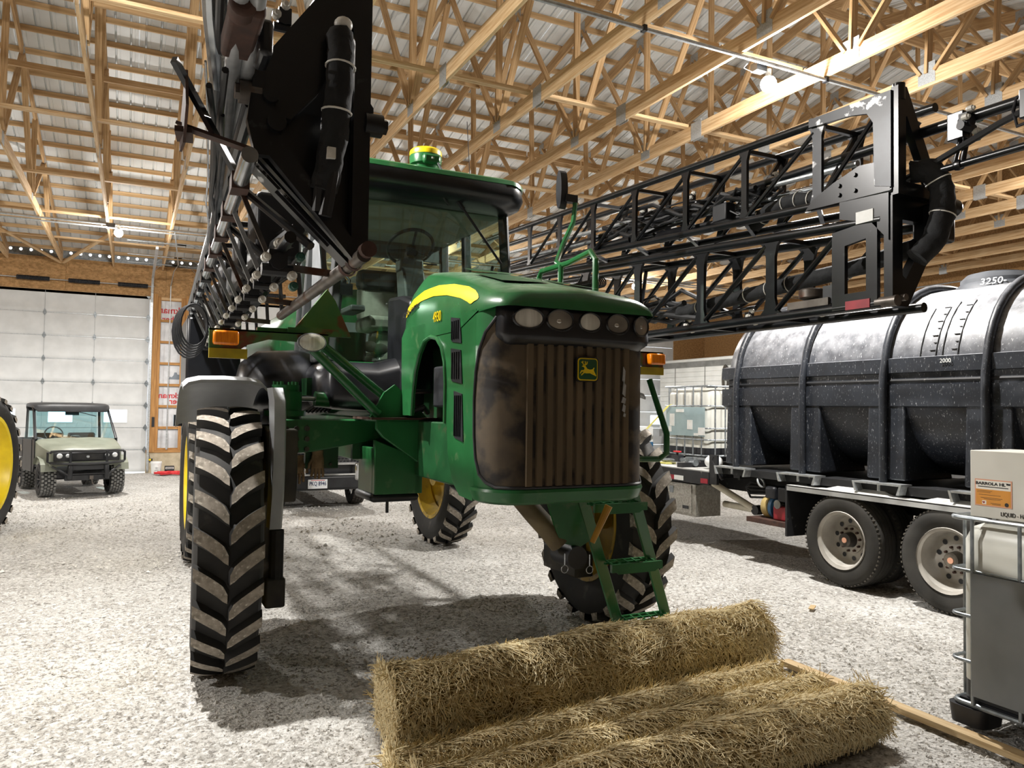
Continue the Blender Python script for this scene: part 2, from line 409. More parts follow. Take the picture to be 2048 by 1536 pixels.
b = MB(); b.b2((XL - 0.12, YN - 0.12, -0.1), (XR + 0.12, YN, 6.1)); struct(b.build('wall_near', 'dim_wall'), 'dull brown wall opposite the overhead doors')

# --- door wall
wf = struct(thing('wall_far', (0, YF, 0), 'door wall with strand board header and exposed studs', 'wall')); del wf['category']
DOORS = [(-4.75, 0.36), (1.52, 6.4), (7.6, 12.5), (13.6, 18.5)]
# concrete stem and header boards
edges = [XL] + [e for d in DOORS for e in d] + [XR]
for i in range(0, len(edges), 2):
    a, c = edges[i], edges[i + 1]
    MB().b2((a, YF, -0.1), (c, YF + 0.2, 0.55)).build('concrete_stem', 'concrete', wf)
    n = max(1, int((c - a) / 2.4))
    if (a, c) == (0.36, 1.52): continue
    for k in range(n):
        MB().b2((a + (c - a) * k / n, YF, 0.55), (a + (c - a) * (k + 1) / n - 0.004, YF + 0.02, 4.9)).build('osb_panel', 'osb', wf)
    MB().b2((a, YF + 0.03, 0.5), (c, YF + 0.1, 4.9)).build('sheathing', 'osb', wf)
x = XL
while x < XR:
    c = min(x + 2.44, XR)
    MB().b2((x, YF - 0.02, 4.88), (c - 0.005, YF + 0.02, 5.72)).build('header_board', 'osb', wf); x += 2.44
MB().b2((XL, YF + 0.02, 4.8), (XR, YF + 0.16, 5.74)).build('header_core', 'wood', wf)
# eave closure strip; glowing discs under the ribs stand in for daylight gaps
b = MB(); b.b2((XL, YF + 0.10, 5.70), (XR, YF + 0.16, zroof(YF) + 0.02)); b.build('eave_strip', 'galv_dark', wf)
b = MB(); b.b2((XL, YF + 0.5, 5.2), (XR, YF + 0.53, 5.93)); b.build('fascia', 'door_white', wf)
x = XL
while x < XR:
    MB().lathe([(0.001, 0), (0.035, 0.0)], (0, -1, 0), (x + 0.1, YF + 0.095, zroof(YF) - 0.12), n=10).build('eave_glow_disc', 'gap_light', wf) if -4 < x < 3 else None
    x += 0.2285
# stud bay between the two doors, wrapped with printed membrane
MB().b2((0.36, YF + 0.10, 0.55), (1.52, YF + 0.11, 5.0)).build('house_wrap', 'wrap', wf)
for a, w in ((0.43, 0.13), (0.56, 0.04), (1.22, 0.04), (1.30, 0.13), (1.44, 0.05)):
    o = board('stud', (a + w / 2, YF + 0.03, 0.55), (a + w / 2, YF + 0.03, 4.95), 0.14, w, 'osb_wood', wf, up=(0, 1, 0))
for k in range(8):
    board('girt', (0.60, YF + 0.06, 0.62 + k * 0.60), (1.22, YF + 0.06, 0.62 + k * 0.60), 0.038, 0.07, 'osb_wood', wf)
MB().b2((0.36, YF - 0.02, 0.53), (1.52, YF + 0.15, 0.60)).build('sill_plate', 'osb_wood', wf)
for (s_, x, z, sz, m) in [('ckman', 0.92, 4.52, 0.26, 'red_print'), ('umber', 0.98, 4.27, 0.22, 'red_print'), ('eckman', 0.98, 2.12, 0.22, 'red_print'), ('ber', 1.08, 1.96, 0.22, 'red_print')]:
    text(s_, 'printed_lettering', sz, m, wf, (x, YF + 0.098, z), (RX, 0, 0), 0.0005, -1.0, bold=0.006)
b = MB(); b.prism([(0.9, 2.58), (1.2, 2.58), (1.2, 2.66), (1.17, 2.72), (1.12, 2.72), (1.10, 2.78), (1.04, 2.78), (1.02, 2.70), (0.97, 2.64), (0.92, 2.66)], 'y', YF + 0.095, YF + 0.099); b.build('printed_mark', 'grey_print', wf)
MB().pipe([(0.88, YF - 0.03, 0.7), (0.88, YF - 0.03, 5.2), (0.93, YF - 0.5, 5.55), (1.0, YF - 1.3, 5.6), (0.72, 17.9, 5.57)], 0.014, 8).build('conduit', 'galv', wf)
MB().b2((0.855, YF - 0.06, 0.62), (0.905, YF - 0.02, 1.15)).build('receptacle', 'galv', wf)
MB().b2((0.49, YF - 0.06, 1.25), (0.56, YF - 0.02, 1.52)).build('door_control', 'black', wf)
for sx in (0.47, 1.33):
    b = MB(); b.b2((sx - 0.07, YF - 0.07, 0.31), (sx + 0.07, YF - 0.02, 0.37)); b.build('photo_eye', 'black', wf)
    MB().b2((sx - 0.03, YF - 0.075, 0.315), (sx + 0.03, YF - 0.07, 0.365)).build('photo_eye_label', 'yellow_paint', wf)
    MB().pipe([(sx, YF - 0.03, 0.37), (sx - 0.05, YF - 0.03, 0.6), (sx - 0.08, YF - 0.03, 0.8)], 0.005, 6).build('photo_eye_wire', 'black', wf)

# --- sectional overhead doors
def make_door(idx, x0, x1, detail):
    t = struct(thing('door_%d' % idx, ((x0 + x1) / 2, YF, 0), 'white sectional overhead door with a row of small windows', 'door')); del t['category']
    W = x1 - x0; yf = YF + 0.02
    wx = [x1 - 0.77 - 1.30 * k for k in range(4)]
    for k in range(8):
        z0 = 0.01 + 0.61 * k; z1 = z0 + 0.604
        b = MB()
        prof = [(yf + 0.05, z0), (yf + 0.012, z0), (yf, z0 + 0.02), (yf, z0 + 0.1), (yf + 0.006, z0 + 0.12), (yf + 0.006, z0 + 0.50), (yf, z0 + 0.52), (yf, z1 - 0.015), (yf + 0.012, z1), (yf + 0.05, z1)]
        if k == 2:
            # window row: strips around the openings
            wz0, wz1 = 1.37, 1.71
            b.b2((x0, yf, z0), (x1, yf + 0.05, wz0)); b.b2((x0, yf, wz1), (x1, yf + 0.05, z1))
            xs_ = [x0] + sorted([w_ + s * 0.28 for w_ in wx for s in (-1, 1)]) + [x1]
            for i in range(0, len(xs_), 2): b.b2((xs_[i], yf, wz0), (xs_[i + 1], yf + 0.05, wz1))
            p = b.build('door_section', 'door_white', t)
            for w_ in wx:
                MB().b2((w_ - 0.28, yf + 0.02, wz0), (w_ + 0.28, yf + 0.026, wz1)).build('window_pane', 'pane_glass', p)
                q = 0.28; MB().frame([(w_ - q - .03, wz0 - .03), (w_ + q + .03, wz0 - .03), (w_ + q + .03, wz1 + .03), (w_ - q - .03, wz1 + .03)], [(w_ - q, wz0), (w_ + q, wz0), (w_ + q, wz1), (w_ - q, wz1)], 'y', yf - 0.012, yf).build('window_frame', 'door_white', p)
        else:
            b.prism(prof, 'x', x0, x1); p = b.build('door_section', 'door_white', t)
        if detail:
            MB().b2((x0, yf - 0.006, z1 - 0.004), (x1, yf + 0.01, z1 + 0.01)).build('joint_strip', 'galv', p)
            for hx in (x1 - 0.03, x1 - 1.33, x1 - 2.50, x1 - 3.7):
                if k < 7 and k != 1 or hx > x1 - 0.1:
                    b = MB(); r = 0.045 if hx < x1 - 0.1 else 0.06
                    b.prism([(hx - r, z1 - 0.0), (hx, z1 + 0.10), (hx + r, z1)], 'y', yf - 0.02, yf); b.prism([(hx - r, z1 - 0.01), (hx + r, z1 - 0.01), (hx, z1 - 0.09)], 'y', yf - 0.02, yf)
                    b.build('hinge', 'galv_dark', p)
            for hx in (x1 - 1.33, x1 - 2.5, x1 - 3.7):
                MB().b2((hx - 0.004, yf - 0.004, z0 + .02), (hx + 0.004, yf, z1 - .02)).build('stile', 'door_edge', p)
    if detail:
        MB().b2((x0, yf + 0.01, 4.87), (x1, yf + 0.05, 4.95)).build('top_seal', 'door_white', t)
        ys_ = YF - 0.16
        MB().tube((x0 - 0.1, ys_, 5.13), (x1 + 0.1, ys_, 5.13), 0.013, n=8).build('torsion_shaft', 'galv', t)
        for k in range(4):
            c = x1 - 0.43 - 1.17 * k
            b = MB()
            for j in range(24): b.lathe([(0.052, -0.013), (0.066, 0), (0.052, 0.013)], (1, 0, 0), (c - 0.35 + j * 0.0305, ys_, 5.13), n=12)
            b.tube((c - 0.37, ys_, 5.13), (c + 0.37, ys_, 5.13), 0.054, n=12); b.build('torsion_spring', 'black', t)
        for s, xx in ((1, x1 + 0.05), (-1, x0 - 0.05)):
            b = MB(); pts = [(xx, YF - 0.09, 0.05), (xx, YF - 0.09, 4.7), (xx, YF - 0.13, 4.95), (xx, YF - 0.28, 5.2), (xx, YF - 0.5, 5.35), (xx, YF - 4.5, 5.42)]
            for p, q in zip(pts, pts[1:]): b.beam(p, q, 0.06, 0.06)
            b.build('track', 'galv', t)
            b = MB()
            for yy in (YF - 1.2, YF - 2.4, YF - 4.2):
                b.beam((xx, yy, 5.42), (xx, yy, ZC + 0.05), 0.035, 0.004); b.beam((xx, yy, 5.40), (xx + 0.22 * s, yy, ZC + 0.02), 0.035, 0.004)
                b.b2((xx - 0.62, yy - 0.02, ZC - 0.02), (xx + 0.62, yy + 0.02, ZC))
            b.build('track_hanger', 'galv_dark', t)
            MB().b2((xx - 0.02, YF - 0.03, 0.0), (xx + 0.02, YF - 0.01, 5.0)).build('jamb_angle', 'galv', t)
    return t
for i, (a, c) in enumerate(DOORS): make_door(i + 1, a, c, i < 2)

# --- ceiling lamps on a conduit
for (yy, x0, x1) in ((6.0, XL + .5, XR - .3), (17.8, XL + .5, XR - .3)):
    b = MB(); b.tube((x0, yy, ZC - 0.03), (x1, yy, ZC - 0.03), 0.022, n=8)
    c = b.build('conduit', 'galv', ceiling)
    for x in TX[::2]: MB().b2((x - 0.02, yy - 0.03, ZC - 0.06), (x + 0.02, yy + 0.03, ZC + 0.0)).build('conduit_strap', 'black', c)
MB().tube((XL + .5, 18.1, ZC - 0.03), (XR - .3, 18.1, ZC - 0.03), 0.02, n=8).build('conduit', 'galv', ceiling)
MB().pipe([(XR - 0.03, YN + .3, 5.5), (XR - 0.03, YF - .3, 5.5)], 0.02, 8).build('conduit', 'galv', ceiling)
LAB = {(5.9, 6.1): 'bright bare ceiling lamp on a conduit above the folded boom', (-0.47, 17.8): 'bright bare ceiling lamp on a conduit near the overhead door', (12.6, 18.0): 'distant bright ceiling lamp seen through the boom trusses'}
for (lx, ly) in LAMPS:
    t = thing('ceiling_lamp', (lx, ly, ZC - 0.04), LAB.get((lx, ly), 'bright bare ceiling lamp hanging from a truss chord'), 'lamp', 'lamps under the trusses')
    MB().b2((lx - 0.09, ly - 0.05, ZC - 0.09), (lx + 0.05, ly + 0.05, ZC - 0.005)).build('junction_box', 'black', t)
    MB().lathe([(0.03, 0), (0.03, -0.06), (0.055, -0.09), (0.055, -0.10)], (0, 0, 1), (lx + 0.12, ly, ZC - 0.03), n=14).build('lamp_holder', 'white_plastic', t)
    MB().ball((lx + 0.12, ly, ZC - 0.19), (0.085, 0.085, 0.085), 16, 10).build('bulb', 'lamp_glow', t)
    MB().pipe([(lx - 0.16, ly + .02, ZC - 0.02), (lx - 0.2, ly + .03, ZC - 0.07), (lx - 0.1, ly - .02, ZC - 0.12), (lx + 0.05, ly, ZC - 0.05), (lx + 0.12, ly, ZC - 0.04)], 0.005, 6).build('lamp_wire', 'white_plastic', t)
    far = ly > 12
    for kind, e in (('SPOT', .80), ('POINT', .28)):
        ld = bpy.data.lights.new('lamp_light', kind); ld.energy = LAMP_W * e * (.75 if far else 1.0); ld.color = (1.0, 0.97, 0.93); ld.shadow_soft_size = 0.07
        if kind == 'SPOT': ld.spot_size = math.radians(168); ld.spot_blend = .35
        lo = bpy.data.objects.new('lamp_light', ld); col.objects.link(lo); lo.location = V((0.12, 0, -0.25)); lo.parent = t

# ================================================================== THE SPRAYER (faces -Y)
dusty('bonnet_green', '205a30', '28683a', 'c2cfbd', .26, None, (.80, 1.0), .42)
mat('green', '205a30', '28683a', rough=0.28, scale=3, spec=0.5, c3='4d7049', s3=9, t3=(0.62, 0.75))
mat('green_dark', '184324', '1e502c', rough=0.4, scale=5, c3='3a4a30', s3=7, t3=(0.60, 0.72))
mat('green_rust', '2b5a30', '44612f', rough=0.6, scale=5, c3='5a2f1a', s3=6, t3=(0.52, 0.60))
mat('jd_yellow', 'f0d21a', 'e6c516', rough=0.35, scale=5)
mat('rim_yellow', 'c9a41e', '9c8124', rough=0.5, scale=4, c3='5b4c22', s3=9, t3=(0.58, 0.7))
mat('rim_bright', 'ecd21e', 'd6ba1c', rough=0.4, scale=4)
mat('tire', '171717', '232220', rough=0.8, scale=6, c3='4c4842', s3=5, t3=(0.6, 0.75))
mat('lug_dust', '968e83', '756e64', rough=0.95, scale=22, detail=5, c3='b5aea2', s3=40, t3=(0.55, 0.68))
mat('tire_dusty', '55504a', '3d3a36', rough=0.9, scale=7)
mat('plastic_black', '121316', '1d1e22', rough=0.3, scale=6)
mat('grille_dust', '5a4d3a', '43392c', rough=0.8, scale=4, detail=4, c3='211d1a', s3=5, t3=(0.5, 0.62))
mat('slat_dust', '6a5a44', '544836', rough=0.85, scale=5, stretch=(1, 1, 0.3))
mat('dusty_black', '2a2826', '4a443a', rough=0.7, scale=4, detail=5, c3='7a7368', s3=3, t3=(0.62, 0.72))
mat('boom_black', '0c0d10', '131519', rough=0.28, scale=5, c3='2e2f31', s3=16, t3=(0.68, 0.74))
mat('boom_worn', '24272c', '101216', rough=0.35, scale=6, c3='b9babb', s3=9, t3=(0.60, 0.64), metal=0.2)
mat('steel', 'b8bcbf', '8f9498', rough=0.22, metal=0.85, scale=8, c3='6a4a3a', s3=7, t3=(0.66, 0.74))
mat('steel_dirty', '6f6862', '4e4843', rough=0.4, metal=0.5, scale=9, c3='5a3a2a', s3=6, t3=(0.58, 0.68))
mat('rust', '35231c', '4a3026', rough=0.8, scale=14)
mat('hose', '101113', '1a1b1e', rough=0.5, scale=9)
mat('sleeve', '141517', '202224', rough=0.85, scale=11, bump=0.5, bscale=16)
mat('tie', 'e4e2da', rough=0.4)
mat('nozzle_white', 'e2e0d8', 'c9c6bc', rough=0.45, scale=20)
mat('nozzle_green', '1d4a3c', '25584a', rough=0.4, scale=20)
mat('lens', 'b9b7ad', 'd8d6cd', rough=0.12, scale=40, stretch=(1, 1, 0.05), spec=0.8)
mat('lens_dark', '5d5852', '8d877c', rough=0.1, scale=4, spec=0.9)
mat('reflector', 'd0d0cc', rough=0.15, metal=0.8)
mat('amber', 'f08a12', 'd97008', rough=0.2, scale=14, stretch=(6, 1, 1), spec=0.8)
mat('yellow_strip', 'b8a21e', '94841c', rough=0.45, scale=6)
mat('cab_grey', '6d7072', '5c5f61', rough=0.6, scale=5)
mat('cab_dark', '2d2f30', '3a3c3c', rough=0.6, scale=5)
mat('seat_cloth', '8f8d84', '7d7b73', rough=0.9, scale=12)
mat('seat_dark', '2a2c2c', '383a39', rough=0.9, scale=12)
mat('headliner', '8a8c80', '7c7e73', rough=0.9, scale=5)
mat('tan_hose', '6e6247', '594f3a', rough=0.7, scale=6)
mat('pedal_yellow', 'b88a2c', 'a4761f', rough=0.45, scale=8)
mat('red_tape', '9c2733', '7f1f2b', rough=0.4, scale=9)
mat('white_label', 'dfe0dd', 'cfd0cc', rough=0.5, scale=9)
glass('cab_glass', 'd3e3da', 0.07)

XC, YA = 2.26, 6.0
sp = thing('sprayer', (XC, YA, 0), 'green self-propelled crop sprayer with folded black booms', 'sprayer')
def part(name, mtl, b, parent=None, **k): return b.build(name, mtl, parent or sp, **k)

# ---------------- tractor-type wheels
def lug_mesh(R, w, side, h=0.05, tread=0.62):
    """one curved bar of the tread, modelled at angle 0 (pointing to -y from the axle), axle along x"""
    b = MB(); S = 8; tops = []; bots = []
    for i in range(S + 1):
        t = i / S
        x = side * (0.006 + (w / 2 - 0.006) * t)
        arc = 0.17 * (t ** 0.75) + 0.0                     # metres of sweep along the tread
        hw = (0.050 - 0.006 * t) if i else 0.030
        rr = R - 0.022 * (t ** 3)
        for lst, grow, rad in ((tops, 0.0, rr), (bots, 0.016, R - h - 0.03 * t ** 3)):
            for sgn in (-1, 1):
                a = (arc + sgn * (hw + grow)) / R
                lst.append((x - (side * 0.010 * (1 - t) if grow else 0), -rad * math.cos(a), rad * math.sin(a)))
    n = 2 * (S + 1); b.v = [V(p) for p in tops + bots]
    for i in range(S):
        a, c = 2 * i, 2 * i + 2
        b.f.append((a, a + 1, c + 1, c)); b.m.append(1)
        b.f.append((n + a, a, c, n + c)); b.m.append(0); b.f.append((a + 1, n + a + 1, n + c + 1, c + 1)); b.m.append(0)
    b.f.append((0, n, n + 1, 1)); b.m.append(0)
    e = 2 * S; b.f.append((e, e + 1, n + e + 1, n + e)); b.m.append(1)
    return b.mesh('tread_lug', ['tire', 'lug_dust'], 30)
def ag_wheel(parent, c, R, w, rim_r, steer, nl, rim_mat, out=1, lugs=True, phase=0.0):
    """out = +1 when the outer face of the wheel looks to +x"""
    b = MB(); h = 0.05; Rc = R - h
    prof = [(rim_r, -w * 0.40), (rim_r + 0.06, -w * 0.46), (rim_r + (Rc - rim_r) * .5, -w * 0.52), (Rc - 0.07, -w * 0.49), (Rc - 0.02, -w * 0.44), (Rc, -w * 0.2), (Rc + 0.004, 0),
            (Rc, w * 0.2), (Rc - 0.02, w * 0.44), (Rc - 0.07, w * 0.49), (rim_r + (Rc - rim_r) * .5, w * 0.52), (rim_r + 0.06, w * 0.46), (rim_r, w * 0.40)]
    b.lathe(prof, (1, 0, 0), (0, 0, 0), 56, closed=False)
    me = b.mesh('tire', 'tire', 40)
    tire = bpy.data.objects.new('tire', me); col.objects.link(tire); tire.parent = parent
    tire.location = V(c) - org_of(parent); tire.rotation_euler = (0, 0, steer)
    if lugs:
        ms = {s: lug_mesh(R, w, s) for s in (-1, 1)}
        for s in (-1, 1):
            for k in range(nl):
                o = bpy.data.objects.new('tread_lug', ms[s]); col.objects.link(o); o.parent = tire
                o.rotation_euler = (2 * PI * (k + (0.5 if s > 0 else 0)) / nl + phase, 0, 0)
    r = rim_r
    b = MB()
    b.lathe([(r + 0.015, -w * .43), (r + .02, -w * .40), (r - .01, -w * .36), (r - .05, -w * .2), (r - .09, 0), (r - .05, w * .2), (r - .01, w * .36), (r + .02, w * .40), (r + .015, w * .43), (r - .03, w * .41),
             (r - .06, w * .2), (r - .12, 0.0), (r - .06, -w * .2), (r - .03, -w * .41)], (1, 0, 0), (0, 0, 0), 40, closed=True)
    d = 0.03 * out
    b.lathe([(r - .06, d - .02), (r * .55, d + .05 * out), (r * .35, d + .03 * out), (0.06, d + .03 * out), (0.06, d + .05 * out), (r * .35, d + .05 * out), (r * .55, d + .07 * out), (r - .06, d + .01)], (1, 0, 0), (0, 0, 0), 32)
    b.tube((-w * .3, 0, 0), (w * .3, 0, 0), 0.14, n=16)
    me = b.mesh('wheel_rim', rim_mat, 40); rim = bpy.data.objects.new('wheel_rim', me); col.objects.link(rim); rim.parent = parent
    rim.location = tire.location; rim.rotation_euler = tire.rotation_euler
    b = MB()
    for k in range(10):
        a = k * PI / 5; b.tube((d + .05 * out, .21 * math.cos(a), .21 * math.sin(a)), (d + .09 * out, .21 * math.cos(a), .21 * math.sin(a)), 0.018, n=6)
    me = b.mesh('wheel_bolts', 'steel_dirty'); o = bpy.data.objects.new('wheel_bolt_ring', me); col.objects.link(o); o.parent = rim
    return tire
RW = 0.95
FLX, FRX = 0.63, 3.90
ag_wheel(sp, (FLX, YA, RW - .015), RW, 0.42, 0.58, math.radians(-4.0), 24, 'rim_bright', -1)
ag_wheel(sp, (FRX, YA + .05, RW - .015), RW, 0.42, 0.58, math.radians(-3.0), 24, 'rim_yellow', 1, phase=.1)
ag_wheel(sp, (.80, 10.25, RW - .015), RW, 0.42, 0.58, 0, 24, 'rim_bright', -1)
ag_wheel(sp, (3.95, 10.25, RW - .015), RW, 0.42, 0.58, 0, 24, 'rim_yellow', 1, phase=.05)
# weighted yellow strips seen past the outer sidewall of the front wheel
# ---------------- fenders over the front tires
def fender(x0, x1, inner):
    b = MB(); c = (0, YA, RW); secs = []
    R0 = RW + 0.10
    for i in range(15):
        a = math.radians(104 - i * 4.2)           # from front-top to the rear
        y = YA + math.cos(a) * R0 * 1.0; z = RW + math.sin(a) * R0 * 1.08
        nrm = V((0, math.cos(a), math.sin(a)))
        row = []
        for (fx, dn) in ((0, -0.035), (0.06, 0.0), (0.2, 0.02), (0.5, 0.025), (0.8, 0.02), (0.94, 0.0), (1.0, -0.035)):
            p = V((x0 + (x1 - x0) * fx, y, z)) + nrm * dn; row.append(p)
        row += [p - nrm * 0.022 for p in reversed(row)]
        secs.append(row)
    b.loft(secs, True, True); return b
fd = part('fender', 'fender_grey', fender(0.31, 0.87, 1))
part('fender', 'fender_grey', fender(3.66, 4.20, -1))
# moulded arm carrying the fender, down the inner side of the wheel
b = MB(); secs = []
for (y, z, w) in ((5.55, 2.02, .16), (5.45, 1.93, .16), (5.42, 1.75, .14), (5.42, 1.5, .13), (5.44, 1.28, .12), (5.5, 1.05, .1)):
    secs.append([(0.86, y - w / 2, z), (0.93, y - w / 2, z), (0.95, y, z), (0.93, y + w, z), (0.86, y + w, z)])
b.loft(secs); part('fender_bracket', 'fender_grey', b, smooth=60)
for (x, q) in ((0.86, 1), (3.6, -1)):
    b = MB(); b.b2((x, YA - .22, .62), (x + .10 * q, YA + .22, 1.75)); b.b2((x + .02, YA - .30, .45), (x + .16 * q, YA + .28, .66)); b.prism([(YA - .3, 1.2), (YA - .34, 1.3), (YA - .34, 1.72), (YA - .2, 1.75), (YA + .2, 1.75), (YA + .2, 1.2)], 'x', x, x + .22 * q)
    part('wheel_leg', 'dusty_black', b, bevel=.015)
    b = MB(); b.tube((x + .1 * q, YA, RW - .02), (x - .05 * q, YA, RW - .02), .2, n=20); b.tube((x + .1 * q, YA - .25, .55), (x + .1 * q, YA - .25, 1.0), .05); part('wheel_motor', 'black_rubber', b)
# ---------------- kingpin tower on top of the axle end
for x in (1.02, 3.5):
    b = MB(); b.tube((x, YA - .12, 1.78), (x, YA - .12, 2.0), .12, n=18); b.tube((x, YA - .12, 2.0), (x, YA - .12, 2.05), .10, n=18); b.tube((x, YA - .12, 1.82), (x, YA - .12, 1.86), .15, n=18)
    for k in range(6): b.tube((x + .08 * math.cos(k * 1.05), YA - .12 + .08 * math.sin(k * 1.05), 2.04), (x + .08 * math.cos(k * 1.05), YA - .12 + .08 * math.sin(k * 1.05), 2.075), .014, n=6)
    part('kingpin_tower', 'green', b)
# ---------------- front axle and chassis
b = MB(); b.prism([(0.94, 1.80), (0.94, 1.60), (1.05, 1.55), (1.2, 1.56), (1.75, 1.66), (2.77, 1.66), (3.3, 1.56), (3.58, 1.60), (3.58, 1.80)], 'y', 5.72, 5.95); part('front_axle', 'green', b, bevel=.012)
b = MB()
for k in range(9):
    a = (k % 3) * .075, (k // 3) * .075; b.tube((1.0 + a[0], 5.70, 1.58 + a[1]), (1.0 + a[0], 5.74, 1.58 + a[1]), .02, n=6)
part('axle_bolt_plate', 'dusty_black', b)
b = MB(); b.prism([(1.55, 1.805), (1.55, 1.74), (1.60, 1.68), (1.98, 1.42), (2.24, 1.42), (2.24, 1.805)], 'y', 5.30, 5.34)
b.b2((1.55, 5.3, 1.79), (2.24, 5.75, 1.81)); b.b2((2.0, 5.0, 1.36), (2.2, 5.34, 1.80)); part('frame_gusset', 'green', b, bevel=.006)
b = MB(); b.b2((1.86, 4.1, 1.40), (2.02, 10.8, 1.80)); b.b2((2.54, 4.1, 1.40), (2.70, 10.8, 1.80)); b.b2((1.6, 10.1, 1.35), (2.95, 10.4, 1.75)); part('chassis_rail', 'green_dark', b, bevel=.01)
b = MB(); b.prism([(0.9, 1.75), (0.9, 1.5), (1.7, 1.42), (2.85, 1.42), (3.62, 1.5), (3.62, 1.75)], 'y', 10.1, 10.35); part('rear_axle', 'green_dark', b)
b = MB(); b.b2((1.5, 5.75, 1.50), (2.0, 5.8, 1.68)); b.b2((1.19, 5.95, 1.42), (1.44, 6.0, 1.58)); part('axle_plate', 'green_dark', b)
b = MB()
for k in range(5): b.tube((1.24 + .07 * (k % 3), 5.93, 1.45 + .07 * (k // 3)), (1.24 + .07 * (k % 3), 5.96, 1.45 + .07 * (k // 3)), .012, n=8)
part('axle_bolt_row', 'dusty_black', b)
b = MB(); b.prism([(1.56, 1.66), (1.56, 1.27), (1.91, 1.27), (1.91, 1.50), (1.82, 1.56)], 'y', 5.36, 5.42); b.b2((1.86, 5.36, 1.27), (1.92, 5.8, 1.5)); b.b2((1.56, 5.42, 1.27), (1.60, 5.8, 1.6)); part('skid_plate', 'green', b, bevel=.006)
b = MB(); b.b2((1.54, 5.38, 1.21), (1.91, 5.85, 1.275)); part('belly_tank', 'black', b, bevel=.03)
MBd = MB(); MBd.tube((1.70, 5.5, 1.12), (1.70, 5.5, 1.22), .012, n=8); part('drain_tube', 'black', MBd)
# hydraulic cylinder behind the axle and general pipework
b = MB(); b.tube((1.25, 5.95, 1.95), (1.55, 5.95, 1.93), .06, n=14); part('steering_cylinder', 'green', b)
b = MB(); b.tube((1.10, 5.95, 1.95), (1.26, 5.95, 1.95), .02, n=10); part('cylinder_rod', 'steel', b)
b = MB()
for k in range(7): b.pipe([(1.2 + .03 * k, 6.1, 1.85), (1.4 + .04 * k, 6.2, 1.95 + .03 * k), (1.7, 6.3, 1.9 + .02 * k), (2.0, 6.4, 1.75)], .014, 6)
part('hydraulic_hose', 'hose', b)
# rusty step plate along the frame
b = MB(); b.b2((1.50, 5.26, 1.806), (2.26, 5.76, 1.822)); part('step_plate', 'rust', b)
# diagonal support tubes carrying the lamp bar, with foot gusset
b = MB(); b.tube((1.11, 5.42, 2.30), (1.58, 5.36, 1.84), .034, n=14); part('support_tube', 'green', b)
b = MB(); b.tube((1.20, 5.50, 2.33), (1.74, 5.44, 1.90), .034, n=14); part('support_tube', 'green', b)
b = MB(); b.prism([(1.52, 1.82), (1.95, 1.82), (1.70, 2.06), (1.62, 2.0)], 'y', 5.36, 5.39); part('foot_gusset', 'green', b)
b = MB(); b.tube((3.42, 5.42, 2.30), (2.95, 5.36, 1.84), .034, n=14); b.tube((3.32, 5.50, 2.33), (2.78, 5.44, 1.90), .034, n=14); part('support_tube', 'green', b)
# lamp bars with amber flashers
for s in (-1, 1):
    X = lambda x: XC + 0.02 + s * (XC - x)
    b = MB(); b.prism([(X(.42), 2.40), (X(.42), 2.27), (X(.62), 2.27), (X(.66), 2.30), (X(.8), 2.345), (X(1.2), 2.33), (X(1.2), 2.40)], 'y', 5.40, 5.43); b.b2((X(.42), 5.40, 2.39), (X(1.2), 5.47, 2.402)); part('lamp_bar', 'green_rust', b, smooth=None)
    if s < 0: b = MB(); b.b2((X(.44), 5.33, 2.29), (X(.60), 5.40, 2.385)); part('amber_flasher', 'amber', b, bevel=.015)
    else: b = MB(); b.b2((X(.44), 5.33, 2.29), (X(.60), 5.40, 2.385)); part('amber_flasher', 'amber', b, bevel=.015)
    b = MB(); b.b2((X(.42), 5.39, 2.205), (X(.66), 5.42, 2.27)); part('reflector_strip', 'yellow_strip', b)
b = MB(); b.b2((0.75, 5.45, 2.40), (1.0, 5.52, 2.43)); b.b2((.95, 5.44, 2.39), (1.3, 5.5, 2.44)); part('lamp_bar_block', 'green_rust', b)
# oval work lamp
b = MB(); b.lathe([(.001, -.02), (.05, -.018), (.095, -.004), (.10, .01), (.098, .03), (.06, .10), (.02, .12)], (0, 1, 0), (0, 0, 0), 24); b.map(lambda v: (1.10 + v.x, 5.36 + v.y, 2.335 + v.z * .66)); lamp = part('work_lamp', 'cab_grey', b)
b = MB(); b.lathe([(.001, -.026), (.05, -.024), (.088, -.010)], (0, 1, 0), (0, 0, 0), 24); b.map(lambda v: (1.10 + v.x, 5.36 + v.y, 2.335 + v.z * .66)); part('lens', 'lens', b, lamp)

# ---------------- bonnet
secs = []
for (y, crown, zs, hw) in ((3.665, 2.50, 2.45, .44), (3.68, 2.545, 2.45, .475), (3.74, 2.58, 2.45, .51), (3.95, 2.635, 2.44, .53), (4.25, 2.71, 2.47, .53), (4.6, 2.79, 2.50, .525), (4.95, 2.86, 2.51, .515), (5.2, 2.895, 2.48, .505), (5.36, 2.86, 2.44, .49), (5.42, 2.78, 2.40, .46)):
    row = [(-hw, 2.36 if y > 3.97 else 2.45)]
    for k in range(9):
        a = k / 8 * PI / 2; row.append((-hw + (hw * .42) * (1 - math.cos(a)), zs + (crown - .022 - zs) * math.sin(a)))
    row.append((-hw * .2, crown - .006)); row.append((0, crown))
    row += [(-x, z) for x, z in reversed(row[:-1])]
    secs.append([(XC + x, y, z) for x, z in row])
b = MB(); b.loft(secs, False, False)
n = len(secs[0]); b.f.append(tuple(range(n - 1, -1, -1))); b.m.append(0); b.f.append(tuple((len(secs) - 1) * n + k for k in range(n))); b.m.append(0)
bon = part('bonnet', 'bonnet_green', b, smooth=50)
